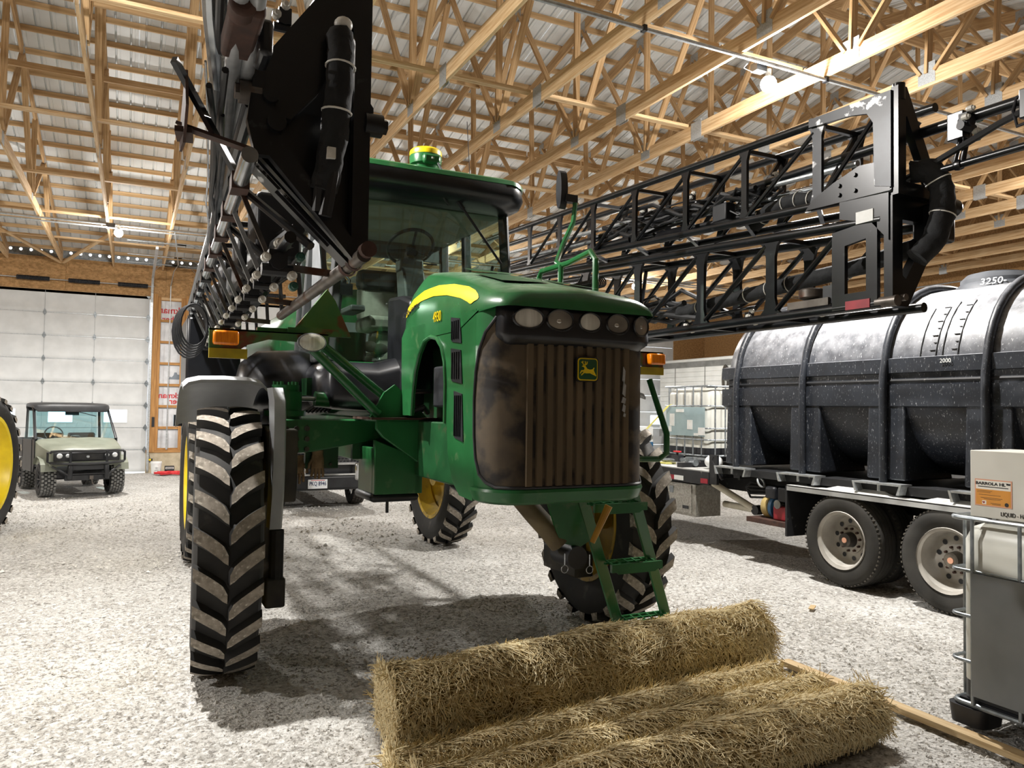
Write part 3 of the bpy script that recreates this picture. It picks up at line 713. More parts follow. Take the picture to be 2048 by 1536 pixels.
for (x0, x1, y0, y1) in ((-.34, -.03, 4.0, 4.6), (.03, .34, 4.0, 4.6), (-.2, .2, 4.75, 5.1)):
    b = MB(); g = []
    for (x, y) in ((x0, y0 + .05), (x0 + .08 * (1 if x0 < 0 else 1), y0), (x1 - .02, y0), (x1, y1), (x0 + .05, y1)):
        cz = 2.635 + (y - 3.95) / 1.0 * .232 - .03 * (abs(x) / .5) ** 2 + .006; g.append((XC + x, y, cz))
    b.add(g, [tuple(range(len(g)))]); part('bonnet_screen', 'green_dark', b, bon, flip=False)
def side_x(y): return 0.53 - 0.02 * max(0, (y - 3.98) / 1.4)
arch = [(4.45, 1.80), (4.45, 2.05), (4.47, 2.18), (4.53, 2.28), (4.62, 2.34), (4.74, 2.36), (4.86, 2.34), (4.97, 2.26), (5.05, 2.15), (5.10, 2.0), (5.12, 1.84)]
prof = [(3.98, 2.46), (3.98, 2.2), (3.98, 1.6), (3.98, 1.46), (4.0, 1.375), (4.2, 1.385), (4.32, 1.46), (4.40, 1.62), (4.42, 1.78)] + arch + [(5.33, 1.84), (5.37, 2.1), (5.38, 2.40), (5.30, 2.46)]
for s in (-1, 1):
    b = MB(); b.prism(prof, 'x', -.02, 0.0); b.map(lambda v: (XC + s * (side_x(v.y) + v.x), v.y, v.z)); sd = part('side_panel', 'green', b, smooth=30)
    # swelling rim round the arch
    b = MB(); b.pipe([(XC + s * (side_x(y) + .002), y, z) for y, z in arch], .014, 8); part('arch_rim', 'green', b, sd)
    # vents
    for (y0, y1, z0, z1, t_) in ((4.22, 4.37, 2.43, 2.30, 0), (4.20, 4.36, 2.24, 2.06, .0), (4.17, 4.30, 1.98, 1.72, .0)):
        b = MB(); q = [(y0, z0), (y1, z0 + .02), (y1 - .02, z1), (y0 - .03, z1 - .02)]
        b.prism(q, 'x', -.004, .006); b.map(lambda v: (XC + s * (side_x(v.y) + v.x), v.y, v.z)); vt = part('side_vent', 'black', b, sd)
        b = MB()
        for k in range(4):
            y = y0 + (y1 - y0) * (k + .6) / 4.4; b.b2((0, y - .006, z1 + .01), (.012, y + .004, z0 - .008))
        b.map(lambda v: (XC + s * (side_x(v.y) + v.x), v.y, v.z)); part('vent_louvre', 'plastic_black', b, vt)
    # yellow stripe
    b = MB(); kp = [(5.36, 2.62), (5.2, 2.665), (5.0, 2.70), (4.75, 2.705), (4.5, 2.68), (4.25, 2.63), (4.12, 2.59), (4.04, 2.555), (4.0, 2.53)]; up = []
    for p_, q_ in zip(kp, kp[1:]): up += [(p_[0] + (q_[0] - p_[0]) * j / 3, p_[1] + (q_[1] - p_[1]) * j / 3) for j in range(3)]
    up.append(kp[-1]); lo_ = [(y, z - .075 * max(.1, min(1, (y - 3.985) / .09))) for y, z in up][::-1]
    m_ = len(up)
    def surf(y, z):
        # follow the rounded shoulder of the bonnet
        import bisect
        tb = [(3.74, 2.58, 2.45, .51), (3.95, 2.635, 2.44, .53), (4.25, 2.71, 2.47, .53), (4.6, 2.79, 2.50, .525), (4.95, 2.86, 2.51, .515), (5.2, 2.895, 2.48, .505), (5.36, 2.86, 2.44, .49)]
        for p, q in zip(tb, tb[1:]):
            if p[0] <= y <= q[0]:
                f = (y - p[0]) / (q[0] - p[0]); cr_, zs, hw = [p[i] + (q[i] - p[i]) * f for i in (1, 2, 3)]; break
        sn = max(0, min(1, (z - zs) / (cr_ - .022 - zs))); return hw - hw * .42 * (1 - math.sqrt(1 - sn * sn)) + .004
    rows = []
    for i in range(m_):
        (yu, zu), (yl, zl) = up[i], lo_[m_ - 1 - i]
        rows.append([(yu + (yl - yu) * k / 6, zu + (zl - zu) * k / 6) for k in range(7)])
    b.loft([[(XC + s * surf(y, z), y, z) for y, z in r] for r in rows], False, False); st = part('stripe', 'jd_yellow', b, sd, smooth=60)
    if s < 0:
        ang = math.radians(-90)
        o = text('JOHN DEERE', 'lettering', .062, 'black', sd, (XC - surf(5.2, 2.575) - .006, 5.19, 2.578), (RX, math.radians(-10), ang), .001, .95)
        o.rotation_euler = Euler((math.radians(76), 0, ang)); 
        o.rotation_euler = (Matrix.Rotation(ang, 3, 'Z') @ Matrix.Rotation(math.radians(80), 3, 'X') @ Matrix.Rotation(math.radians(9), 3, 'Z')).to_euler()
        o = text('4930', 'lettering', .095, 'jd_yellow', sd, (XC - surf(4.60, 2.47) - .004, 4.60, 2.475), (RX, 0, ang), .002, .75, bold=.0)
# nose: green shell with a dusty grille that wraps the corners
def nose_pt(a, d, z=0, w0=.53, y0=3.985, yf=3.735, rx=.20):
    """a in 0..180 degrees: 0 = left flank, 90 = straight front, 180 = right flank"""
    if a < 80: t = a / 80 * PI / 2; return (-w0 + rx * (1 - math.cos(t)) - d * math.cos(t), y0 - (y0 - yf) * math.sin(t) - d * math.sin(t))
    if a > 100: x, y = nose_pt(180 - a, d, z, w0, y0, yf, rx); return (-x, y)
    return ((-w0 + rx) + (a - 80) / 20 * 2 * (w0 - rx), yf - d)
def nose_band(b, rows, angs):
    secs = [[(XC + nose_pt(a, d)[0], nose_pt(a, d)[1], z) for a in angs] for z, d in rows]; b.loft(secs, False, False)
ANG = [0, 8, 16, 26, 36, 46, 56, 66, 74, 80, 85, 90, 95, 100, 106, 114, 124, 134, 144, 154, 164, 172, 180]
b = MB(); nose_band(b, [(1.37, -.24), (1.37, -.03), (1.385, .0), (1.44, .022), (1.455, .018), (1.462, 0), (2.44, 0), (2.47, -.01)], ANG); part('nose_shell', 'green', b, smooth=35)
EDGE = [(1.466, 40), (1.49, 26), (1.53, 15), (1.62, 7), (1.75, 3), (1.95, 2), (2.1, 5), (2.22, 11), (2.32, 22), (2.40, 38), (2.44, 55)]
b = MB(); secs = []
for z, a0 in EDGE: secs.append([(XC + nose_pt(a, .005)[0], nose_pt(a, .005)[1], z) for a in [a0 + (180 - 2 * a0) * k / 24 for k in range(25)]])
b.loft(secs, False, False); gr = part('grille', 'grille_dust', b, smooth=40)
for k in range(11):
    x = -.315 + k * .063
    b = MB(); b.prism([(x - .021, 3.730), (x - .017, 3.717), (x + .017, 3.717), (x + .021, 3.730)], 'z', 1.475, 2.29); b.map(lambda v: (XC + v.x, v.y, v.z)); part('grille_slat', 'slat_dust', b, gr)
b = MB()
edge = [(XC + nose_pt(a0, .006)[0], nose_pt(a0, .006)[1], z) for z, a0 in reversed(EDGE)] + [(XC + nose_pt(a, .006)[0], nose_pt(a, .006)[1], 1.466) for a in range(44, 137, 6)] + [(XC + nose_pt(180 - a0, .006)[0], nose_pt(180 - a0, .006)[1], z) for z, a0 in EDGE]
b.pipe(edge, .010, 8); part('grille_seal', 'black', b, gr)
def nose(d, n=7, w0=.53, y0=3.96, yf=3.735, rx=.20):
    pts = [(-w0 - d * .7, y0)]
    for k in range(n + 1):
        a = k / n * PI / 2; pts.append((-w0 + rx * (1 - math.cos(a)) - d * .7 * math.cos(a), y0 - (y0 - yf + d) * math.sin(a)))
    return pts + [(-x, y) for x, y in reversed(pts)]
# lamp visor
b = MB()
q = []
VA = [36, 38, 42, 46, 50, 56, 62, 68, 74, 80, 85, 90, 95, 100, 106, 112, 118, 124, 130, 134, 138, 142, 144]
for (z, d) in ((2.245, .0), (2.275, .050), (2.30, .058), (2.47, .048), (2.49, .03), (2.50, 0)):
    row = []
    for a in VA:
        x, y = nose_pt(a, .002 + d * min(1, max(0, (min(a, 180 - a) - 36) / 12))); row.append((XC + x, y, z + (.05 * max(0, 1 - (min(a, 180 - a) - 36) / 16) if z < 2.4 else 0)))
    q.append(row)
b.loft(q, False, False); vz = part('lamp_visor', 'plastic_black', b, smooth=50)
for k, (x, rx_, rz_, m_) in enumerate(((1.905, .082, .052, 'lens'), (2.105, .080, .058, 'lens_dark'), (2.30, .068, .052, 'lens'), (2.485, .072, .056, 'lens_dark'), (2.655, .06, .055, 'lens_dark'))):
    yf = {0: 3.672, 4: 3.688}.get(k, 3.679); tilt = {0: .14, 4: -.30}.get(k, 0)
    b = MB(); b.lathe([(1.0, .03), (1.14, .0), (1.06, -.008), (.97, -.004), (.95, .01)], (0, 1, 0), (0, 0, 0), 26); f_ = lambda v: (x + v.x * rx_, yf + v.y + v.x * rx_ * -tilt, 2.388 + v.z * rz_); b.map(f_); rg = part('headlamp', 'plastic_black', b, vz)
    b = MB(); b.lathe([(.001, -.006), (.5, -.005), (.97, .0)], (0, 1, 0), (0, 0, 0), 26); b.map(f_); part('lens', m_, b, rg)
    if m_ == 'lens_dark': b = MB(); b.ball((x - .01, yf - .006, 2.383), (.016, .004, .012)); part('bulb', 'reflector', b, rg)
# emblem with leaping deer
ex, ez, ey = 2.295, 2.125, 3.70
def rr(w, h, r, bow=0.0):
    o = []
    for (sx, sz, a0) in ((1, 1, 0), (-1, 1, 90), (-1, -1, 180), (1, -1, 270)):
        for k in range(5):
            a = math.radians(a0 + k * 22.5); o.append((ex + sx * (w - r) + r * math.cos(a), ez + sz * (h - r) + r * math.sin(a)))
    return o
b = MB(); b.prism(rr(.072, .070, .02), 'y', ey - .004, ey + .012); em = part('emblem', 'black', b)
b = MB(); b.prism(rr(.065, .063, .018), 'y', ey - .007, ey); part('emblem_border', 'jd_yellow', b, em)
b = MB(); b.prism(rr(.059, .057, .015), 'y', ey - .010, ey - .002); part('emblem_field', 'green_dark', b, em)
deer = [(-.50, .30), (-.30, .33), (-.22, .20), (-.10, .05), (.15, -.02), (.42, .02), (.55, .16), (.60, .12), (.52, -.02), (.58, -.18), (.78, -.50), (.70, -.52), (.48, -.28), (.30, -.22), (.62, -.40), (.60, -.46), (.18, -.30), (-.10, -.32), (-.38, -.30), (-.62, -.50), (-.68, -.45), (-.42, -.20), (-.62, -.20), (-.72, -.36), (-.78, -.32), (-.66, -.08), (-.40, -.06), (-.34, .08), (-.44, .18), (-.60, .20)]
b = MB(); b.prism([(ex + .075 * u * .92, ez + .075 * v * .95) for u, v in deer], 'y', ey - .0125, ey - .009)
for a in ([(-.40, .30), (-.52, .50), (-.50, .66)], [(-.40, .30), (-.26, .46), (-.30, .64)], [(-.36, .30), (-.12, .44), (-.10, .62)], [(-.52, .5), (-.64, .58)]):
    for p, q in zip(a, a[1:]): b.beam((ex + .07 * p[0], ey - .011, ez + .07 * p[1]), (ex + .07 * q[0], ey - .011, ez + .07 * q[1]), .003, .005)
part('emblem_deer', 'jd_yellow', b, em)
for (x, z, w, h) in ((2.553, 2.10, .010, .05), (2.556, 2.02, .012, .045), (2.553, 1.955, .016, .02), (2.555, 1.91, .012, .025), (2.56, 1.87, .008, .012)):  # small pale metallic patches laid over the grille slats
    b = MB(); b.prism([(x - w, z - h * .6), (x + w * .6, z - h), (x + w, z + h * .5), (x - w * .3, z + h)], 'y', 3.711, 3.7165); part('pale_patch', 'galv', b)
# machinery seen through the arch
b = MB(); b.b2((1.80, 4.45, 1.90), (1.94, 4.85, 2.17)); b.tube((1.86, 4.6, 2.15), (1.86, 4.6, 2.26), .05); part('coolant_bottle', 'black', b, bevel=.02)
b = MB(); b.b2((2.0, 4.3, 1.6), (2.5, 5.6, 2.35)); b.tube((1.96, 4.75, 2.2), (1.96, 4.75, 2.45), .07, n=14); b.b2((1.95, 4.35, 2.28), (2.0, 4.45, 2.36)); part('engine', 'green_dark', b, bevel=.02)
b = MB(); b.tube((1.93, 4.42, 2.02), (1.93, 4.42, 2.2), .045, n=14); part('oil_filter', 'white_plastic', b)
b = MB()
for k in range(6): b.pipe([(1.8 + .02 * k, 4.5 + .05 * k, 1.84), (1.84 + .01 * k, 4.55 + .05 * k, 1.9), (1.95, 4.7 + .03 * k, 1.86), (2.0, 4.8, 2.0 + .05 * k)], .012, 6)
part('engine_hose', 'hose', b)
b = MB(); b.pipe([(1.95, 5.35, 1.86), (1.9, 5.3, 1.9), (1.8, 5.34, 1.86), (1.78, 5.4, 1.83)], .02, 8); part('coolant_hose', 'hose', b)
b = MB(); b.pipe([(1.85, 4.6, 1.9), (1.82, 4.55, 1.84), (1.9, 4.42, 1.83), (1.98, 4.35, 1.85)], .013, 6); part('drain_hose', 'tan_hose', b)
# black console / tank between bonnet and cab, and rounded tank behind the front wheel
b = MB(); secs = []
for (x, y0, y1, z0, z1) in ((1.28, 6.0, 6.5, 1.95, 2.18), (1.35, 5.85, 6.6, 1.88, 2.25), (1.7, 5.75, 6.7, 1.86, 2.24), (1.9, 5.6, 6.7, 1.86, 2.30), (2.3, 5.6, 6.7, 1.86, 2.3)):
    secs.append([(x, y0 + .06, z0), (x, y1, z0), (x, y1, z1), (x, y0 + .12, z1), (x, y0, z1 - .08), (x, y0, z0 + .08)])
b.loft(secs); part('side_tank', 'plastic_black', b, bevel=.03, smooth=60)
b = MB(); secs = []
for (x, r) in ((.78, .10), (.82, .22), (.95, .30), (1.25, .32), (1.5, .30), (1.56, .2)):
    secs.append([(x, 6.9 + .5 * math.cos(a) * (r / .32), 2.0 + math.sin(a) * r * (1.2 if math.sin(a) > 0 else .6)) for a in [k * PI / 8 for k in range(16)]])
b.loft(secs); b.lathe([(.33, -.05), (.36, 0), (.33, .05)], (1, 0, 0), (1.02, 6.9, 2.0), 20); b.map(lambda v: v if len(v) else v); part('rinse_tank', 'plastic_black', b, smooth=60)
b = MB(); b.prism([(5.40, 2.0), (5.40, 2.6), (5.46, 2.70), (5.70, 2.76), (6.02, 2.78), (6.02, 2.0)], 'x', XC - .43, XC + .43); part('cowl', 'plastic_black', b, bevel=.03)

# ---------------- cab
cab = None
CX0, CX1, CY0, CY1, CZ0, CZ1 = 1.46, 3.02, 6.15, 7.75, 2.25, 3.70
b = MB(); b.b2((CX0 - .02, CY0 - .02, 2.10), (CX1 + .02, CY1, 2.26)); part('cab_floor', 'green', b, bevel=.02)
b = MB(); b.b2((CX0 - .22, CY0 + .06, 1.98), (CX1 + .22, CY1, 2.12)); part('cab_platform', 'green_dark', b)
def post(p, q, w, h, mtl='cab_dark'): part('cab_post', mtl, MB().beam(p, q, w, h), bevel=.012)
post((CX0 - .06, CY0 + .03, 2.26), (CX0 + .05, CY0 + .10, 3.72), .05, .09); post((CX1 + .0, CY0 + .03, 2.26), (CX1 - .06, CY0 + .10, 3.72), .05, .09)
post((CX0 - .06, 7.2, 2.26), (CX0 + .02, 7.2, 3.72), .06, .09); post((CX1 + .03, 7.2, 2.26), (CX1 - .02, 7.2, 3.72), .06, .09)
post((CX0 + .0, CY1, 2.26), (CX0 + .05, CY1, 3.72), .07, .09); post((CX1 - .0, CY1, 2.26), (CX1 - .05, CY1, 3.72), .07, .09)
b = MB(); b.b2((CX0 - .13, CY0 + .12, 2.26), (CX0 - .07, CY0 + .42, 3.3)); part('exhaust_shield', 'cab_grey', b, bevel=.02)
# roof: dark visor underside, green cap
def roof_sec(z, g, yf): 
    x0, x1 = CX0 - .06 - g, CX1 + .02 + g; y0 = yf; y1 = CY1 + .1 + g; r = .18
    pts = []
    for (cx, cy, a0) in ((x1 - r, y1 - r, 0), (x0 + r, y1 - r, 90), (x0 + r, y0 + r, 180), (x1 - r, y0 + r, 270)):
        for k in range(6): a = math.radians(a0 + 18 * k); pts.append((cx + r * math.cos(a), cy + r * math.sin(a), z))
    # bow the front edge
    return [(x, y - (.10 * (1 - ((x - (x0 + x1) / 2) / ((x1 - x0) / 2)) ** 2) if y < 6.5 else 0), z + (-.05 * ((x - (x0 + x1) / 2) / .8) ** 2)) for x, y, z in pts]
b = MB(); b.loft([roof_sec(3.66, -.10, 6.12), roof_sec(3.72, .02, 5.98), roof_sec(3.78, .04, 5.95), roof_sec(3.86, .03, 5.96)]); part('roof_visor', 'plastic_black', b, smooth=45)
b = MB(); b.loft([roof_sec(3.862, .04, 5.95), roof_sec(3.90, .04, 5.96), roof_sec(3.93, -.02, 6.05), roof_sec(3.945, -.3, 6.35)]); part('cab_roof', 'green', b, smooth=45)
b = MB(); b.b2((CX0 + .05, CY0 + .1, 3.62), (CX1 - .05, CY1 - .02, 3.66)); part('headliner', 'headliner', b)
# glazing
def pane(q, name='cab_window'):
    b = MB(); b.add(q, [tuple(range(len(q)))]); o = part(name, 'cab_glass', b, flip=False, smooth=None); return o
b = MB(); cols = []
for k in range(9):
    f = k / 8; x = CX0 - .03 + (CX1 + .0 - CX0 + .03) * f; bow = .10 * (1 - (2 * f - 1) ** 2); xt = CX0 + .06 + (CX1 - CX0 - .12) * f
    cols.append([(x, CY0 - bow, 2.27), (x * .5 + xt * .5, CY0 - bow * .9, 3.0), (xt, CY0 + .08 - bow * .8, 3.70)])
b.loft(cols, False, False); part('windscreen', 'cab_glass', b, flip=False, smooth=60)
for x in (CX0, CX1): pane([(x - .05, CY0 + .08, 2.3), (x - .05, 7.16, 2.3), (x + .03 * (1 if x < 2 else -1), 7.16, 3.68), (x + .03 * (1 if x < 2 else -1), CY0 + .14, 3.68)]); pane([(x, 7.24, 2.5), (x, 7.7, 2.5), (x, 7.7, 3.68), (x, 7.24, 3.68)])
pane([(CX0 + .05, CY1, 2.75), (CX1 - .05, CY1, 2.75), (CX1 - .08, CY1, 3.45), (CX0 + .08, CY1, 3.45)])
b = MB(); b.b2((CX0, CY1 - .02, 2.26), (CX1, CY1 + .03, 2.75)); b.b2((CX0, CY1 - .02, 3.45), (CX1, CY1 + .03, 3.68)); part('cab_rear_wall', 'cab_grey', b)
b = MB(); b.tube((CX1 - .52, CY0 - .09, 3.60), (CX1 - .16, CY0 - .10, 3.16), .012, n=6); b.tube((CX1 - .58, CY0 - .10, 3.66), (CX1 - .52, CY0 - .09, 3.6), .02, n=6); part('wiper', 'black', b)
b = MB(); b.pipe([(CX1 - .10, CY0 + .2, 2.95), (CX1 - .12, CY0 + .22, 3.08), (CX1 - .08, CY0 + .25, 3.2)], .014, 8); part('grab_handle', 'black', b)
# interior
b = MB(); b.b2((1.95, 7.05, 2.62), (2.5, 7.5, 2.76)); b.b2((2.05, 7.1, 2.26), (2.4, 7.4, 2.62)); st = part('seat', 'seat_cloth', b, bevel=.04)
b = MB(); b.b2((1.98, 7.45, 2.74), (2.47, 7.6, 3.10)); part('seat_back', 'seat_cloth', b, bevel=.05)
b = MB(); b.b2((1.96, 7.42, 3.04), (2.49, 7.58, 3.26)); part('head_rest', 'seat_dark', b, bevel=.06)
b = MB(); b.b2((1.78, 7.0, 2.78), (1.92, 7.4, 2.84)); b.b2((2.54, 7.0, 2.74), (2.72, 7.45, 2.86)); b.b2((2.58, 6.75, 2.84), (2.66, 7.0, 3.1)); part('arm_console', 'cab_dark', b, bevel=.015)
# steering column and wheel
b = MB(); b.prism([(6.35, 2.26), (6.55, 2.26), (6.62, 2.9), (6.68, 3.18), (6.60, 3.2), (6.45, 3.1), (6.35, 2.8)], 'x', 2.10, 2.30); b.tube((2.2, 6.62, 3.12), (2.2, 6.56, 3.30), .05, n=12); b.b2((2.09, 6.5, 3.1), (2.31, 6.66, 3.22)); part('steering_column', 'cab_dark', b, bevel=.02)
b = MB(); ctr = V((2.2, 6.56, 3.33)); nrm = V((0, .62, .8)).normalized(); ux = V((1, 0, 0)); uy = nrm.cross(ux)
b.pipe([ctr + (ux * math.cos(a) + uy * math.sin(a)) * .205 for a in [k * PI / 16 for k in range(32)]], .016, 8, True)
for a in (.35, 2.8, 4.71): b.tube(ctr - nrm * .04, ctr + (ux * math.cos(a) + uy * math.sin(a)) * .2, .013, n=8)
b.tube(ctr - nrm * .08, ctr - nrm * .02, .05, n=14); b.tube((2.3, 6.58, 3.2), (2.46, 6.58, 3.2), .008, n=6); part('steering_wheel', 'black', b)
b = MB(); b.tube((1.66, 6.5, 2.26), (1.66, 6.5, 2.52), .12, .13, n=18); part('cab_bucket', 'green_dark', b)
b = MB()
rnd = random.Random(5)
for k in range(7): b.ball((1.85 + .05 * rnd.uniform(-2, 2), 6.6 + .1 * rnd.uniform(-1, 1), 2.3 + .05 * k * .4), (.07, .06, .05), 8, 6)
part('crumpled_bag', 'white_label', b)
b = MB(); b.tube((1.62, 6.95, 2.26), (1.64, 6.8, 2.95), .018, n=8); b.ball((1.64, 6.78, 3.0), .045); b.b2((1.56, 6.7, 2.88), (1.72, 6.76, 2.98)); b.pipe([(1.6, 6.8, 2.9), (1.57, 6.85, 3.04), (1.65, 6.85, 3.12), (1.72, 6.82, 3.03), (1.7, 6.8, 2.9)], .012, 6); part('monitor_mount', 'black', b)
# receiver globe
b = MB(); b.lathe([(.02, 3.93), (.10, 3.93), (.11, 3.96), (.135, 3.97), (.14, 4.03), (.135, 4.045)], (0, 0, 1), (2.2, 6.2, 0), 28); gl = part('satellite_receiver', 'green', b)
b = MB(); b.lathe([(.137, 4.045), (.139, 4.06), (.135, 4.085), (.12, 4.10), (.06, 4.112), (.001, 4.115)], (0, 0, 1), (2.2, 6.2, 0), 28); part('receiver_cap', 'jd_yellow', b, gl)
b = MB(); b.b2((2.13, 6.04, 3.95), (2.28, 6.10, 4.03)); part('receiver_face', 'green', b, gl, bevel=.02)
b = MB(); b.b2((2.198, 6.034, 3.985), (2.214, 6.04, 4.0)); part('receiver_mark', 'white_label', b, gl)
b = MB(); b.pipe([(2.25, 6.03, 3.95), (2.26, 5.97, 3.88), (2.265, 5.96, 3.76), (2.30, 6.02, 3.66), (2.36, 6.06, 3.62)], .009, 6); part('receiver_cable', 'cab_dark', b)
b = MB(); b.tube((2.66, 6.3, 3.9), (2.62, 6.3, 4.46), .0035, n=5); part('antenna', 'black', b)
# hand rails, mirror bracket beside the cab
b = MB(); b.pipe([(2.80, 4.42, 2.62), (2.80, 4.42, 2.92), (2.81, 4.50, 2.99), (2.84, 4.85, 2.97), (2.86, 5.3, 2.98), (2.87, 5.36, 2.94), (2.87, 5.36, 2.6)], .022, 10); part('hand_rail', 'green', b)
b = MB(); b.pipe([(2.85, 4.95, 2.96), (2.88, 5.1, 3.02), (3.02, 5.25, 3.2), (3.14, 5.3, 3.40), (3.16, 5.3, 3.58)], .02, 10); b.tube((2.83, 4.95, 2.6), (2.83, 4.95, 2.97), .02, n=10); part('mirror_arm', 'green', b)
b = MB(); secs = [[(3.05 + .03 * s_, 5.33 + .045 * math.cos(a), 3.66 + .155 * math.sin(a)) for a in [k * PI / 10 for k in range(20)]] for s_ in (-1, 1)]; b.loft(secs); part('mirror', 'black', b, smooth=40)
b = MB(); b.b2((3.06, 5.28, 3.56), (3.17, 5.34, 3.62)); part('mirror_bracket', 'black', b)
b = MB(); b.pipe([(3.02, 4.1, 2.10), (3.05, 4.06, 1.95), (3.10, 4.02, 1.75), (3.1, 4.02, 1.62), (3.06, 4.05, 1.585), (2.86, 4.1, 1.585)], .02, 10); part('hand_rail', 'green', b)
# ladder
def lerp(a, c, t): return V(a) + (V(c) - V(a)) * t
A0, A1, B0, B1 = (2.68, 4.42, 1.40), (3.25, 4.78, .34), (3.10, 4.42, 1.40), (3.69, 4.78, .34)
ld = None
for (p, q) in ((A0, A1), (B0, B1)):
    b = MB(); b.beam(p, q, .085, .022, up=(0, 1, 0)); part('ladder_rail', 'green', b, bevel=.005)
for t in (.14, .56, .99):
    p = lerp(A0, A1, t); q = lerp(B0, B1, t); o = V((0, -.06, 0))
    b = MB(); b.b2((p.x, p.y - .14, p.z - .035), (q.x, p.y - .115, p.z + .02)); b.b2((p.x, p.y + .02, p.z - .01), (q.x, p.y + .04, p.z + .02))
    b.prism([(p.x, p.z + .0), (p.x + .06, p.z - .05), (q.x - .06, p.z - .05), (q.x, p.z)], 'y', p.y - .135, p.y - .125)
    ls = part('ladder_step', 'green', b)
    b = MB()
    for k in range(6): x = p.x + (q.x - p.x) * (k + .5) / 6; b.beam((x - .02, p.y - .12, p.z + .018), (x + .02, p.y + .03, p.z + .018), .012, .012)
    b.b2((p.x, p.y - .055, p.z + .008), (q.x, p.y - .035, p.z + .02)); part('step_grate', 'green', b, ls)
b = MB(); b.prism([(2.40, 1.42), (2.62, 1.42), (2.78, 1.02), (2.70, .98), (2.55, 1.02)], 'y', 4.42, 4.44); part('ladder_bracket', 'green', b)
b = MB(); b.tube((2.66, 4.38, .92), (2.66, 4.62, .92), .075, n=18); part('quick_coupler', 'black', b)
b = MB(); b.tube((2.72, 4.30, 1.03), (2.82, 4.26, 1.27), .018, .026, n=10); part('coupler_handle', 'pedal_yellow', b)
b = MB(); b.pipe([(2.28, 4.6, 1.42), (2.34, 4.58, 1.3), (2.42, 4.55, 1.2), (2.50, 4.5, 1.1), (2.58, 4.48, 1.0)], .07, 14); part('fill_hose', 'tan_hose', b)
for (x, z) in ((2.55, .86), (2.74, .84)):
    b = MB(); b.pipe([(x + .025 * math.cos(a), 4.36, z + .025 * math.sin(a)) for a in [k * PI / 8 for k in range(16)]], .003, 6, True); b.tube((x, 4.36, z + .025), (x, 4.36, z + .10), .004, n=6); part('cam_lock_ring', 'steel', b)
b = MB(); b.tube((3.2, 5.5, .95), (3.2, 5.5, 1.25), .03, n=10); part('suspension_rod', 'steel', b)
b = MB(); b.tube((2.05, 4.4, 1.30), (2.05, 4.4, 1.42), .012, n=8); part('drain_tube', 'black', b)
# product tank and rear frame behind the cab
b = MB(); secs = []
for (y, r) in ((8.0, .7), (8.15, .95), (8.5, 1.02), (10.6, 1.02), (10.9, .9), (11.0, .7)):
    secs.append([(XC + .95 * r * math.cos(a), y, 2.5 + .7 * r * math.sin(a)) for a in [k * PI / 10 for k in range(20)]])
b.loft(secs); part('product_tank', 'green_dark', b, smooth=50)
b = MB(); b.b2((0.5, 11.2, 1.6), (4.0, 11.35, 1.75)); b.b2((0.5, 11.2, 2.7), (4.0, 11.35, 2.85))
for x in (.6, 1.6, 2.9, 3.9): b.b2((x, 11.2, 1.1), (x + .1, 11.33, 3.0))
part('rear_frame', 'boom_black', b)

# ---------------- booms (folded forward along both sides)
def post_plate(y, z0, z1, w, flare, x, t=.03, fh=.14):
    h = w / 2; f = flare / 2
    return MB().prism([(y - f, z0), (y + f, z0), (y + f, z0 + .02), (y + h + .02, z0 + fh * .5), (y + h, z0 + fh), (y + h, z1 - fh), (y + h + .02, z1 - fh * .5), (y + f, z1 - .02), (y + f, z1), (y - f, z1), (y - f, z1 - .02), (y - h - .02, z1 - fh * .5), (y - h, z1 - fh), (y - h, z0 + fh), (y - h - .02, z0 + fh * .5), (y - f, z0 + .02)], 'x', x - t / 2, x + t / 2)
def nozzle(x, y, z, big=False, flip=1):
    k = 1.15 if big else .85
    b = MB(); b.tube((x, y - .03 * k, z), (x, y + .03 * k, z), .028 * k, n=10); b.b2((x - .03 * k, y - .025, z - .02), (x + .03 * k, y + .025, z + .045)); b.tube((x - .05 * k, y, z - .03), (x + .05 * k, y, z - .03), .022 * k, n=10)
    nb = part('nozzle_body', 'black', b)
    for (dx, dz, m_) in ((0, .06, 'nozzle_white'), (-.04, .01, 'nozzle_white'), (.045, -.045, 'nozzle_white')) + (((.07, .02, 'nozzle_green'), (.05, -.08, 'nozzle_green')) if big else ()):
        b = MB(); b.lathe([(.001, -.030), (.010, -.030), (.012, -.022), (.018, -.018), (.018, .010), (.010, .018)], (0, 1, 0), (x + dx * k, y - .02, z + dz * k), 10); part('nozzle_cap', m_, b, nb)
    return nb
def tie(c, r, ax):
    b = MB(); ax = V(ax).normalized(); u = V((0, 0, 1)); u = (u - ax * u.dot(ax)).normalized(); w = ax.cross(u)
    b.pipe([V(c) + (u * math.cos(a) + w * math.sin(a)) * r for a in [k * PI / 8 for k in range(16)]], .004, 5, True); return part('cable_tie', 'tie', b)
def sleeve(pts, r, name='hose_sleeve', ties=()):
    b = MB(); P_ = [V(p) for p in pts]; fine = []
    for i in range(len(P_) - 1):
        for k in range(5): fine.append(P_[i].lerp(P_[i + 1], k / 5))
    fine.append(P_[-1]); rg = random.Random(len(pts)); o0 = len(b.v)
    b.pipe(fine, r, 14)
    for i in range(o0, len(b.v)): b.v[i] = b.v[i] + V((rg.uniform(-1, 1), rg.uniform(-1, 1), rg.uniform(-1, 1))) * r * .10
    o = part(name, 'sleeve', b, smooth=80)
    for t in ties:
        f = t * (len(fine) - 1); i = min(int(f), len(fine) - 2); tie(fine[i].lerp(fine[i + 1], f - i), r * 1.08, fine[i + 1] - fine[i])
    return o
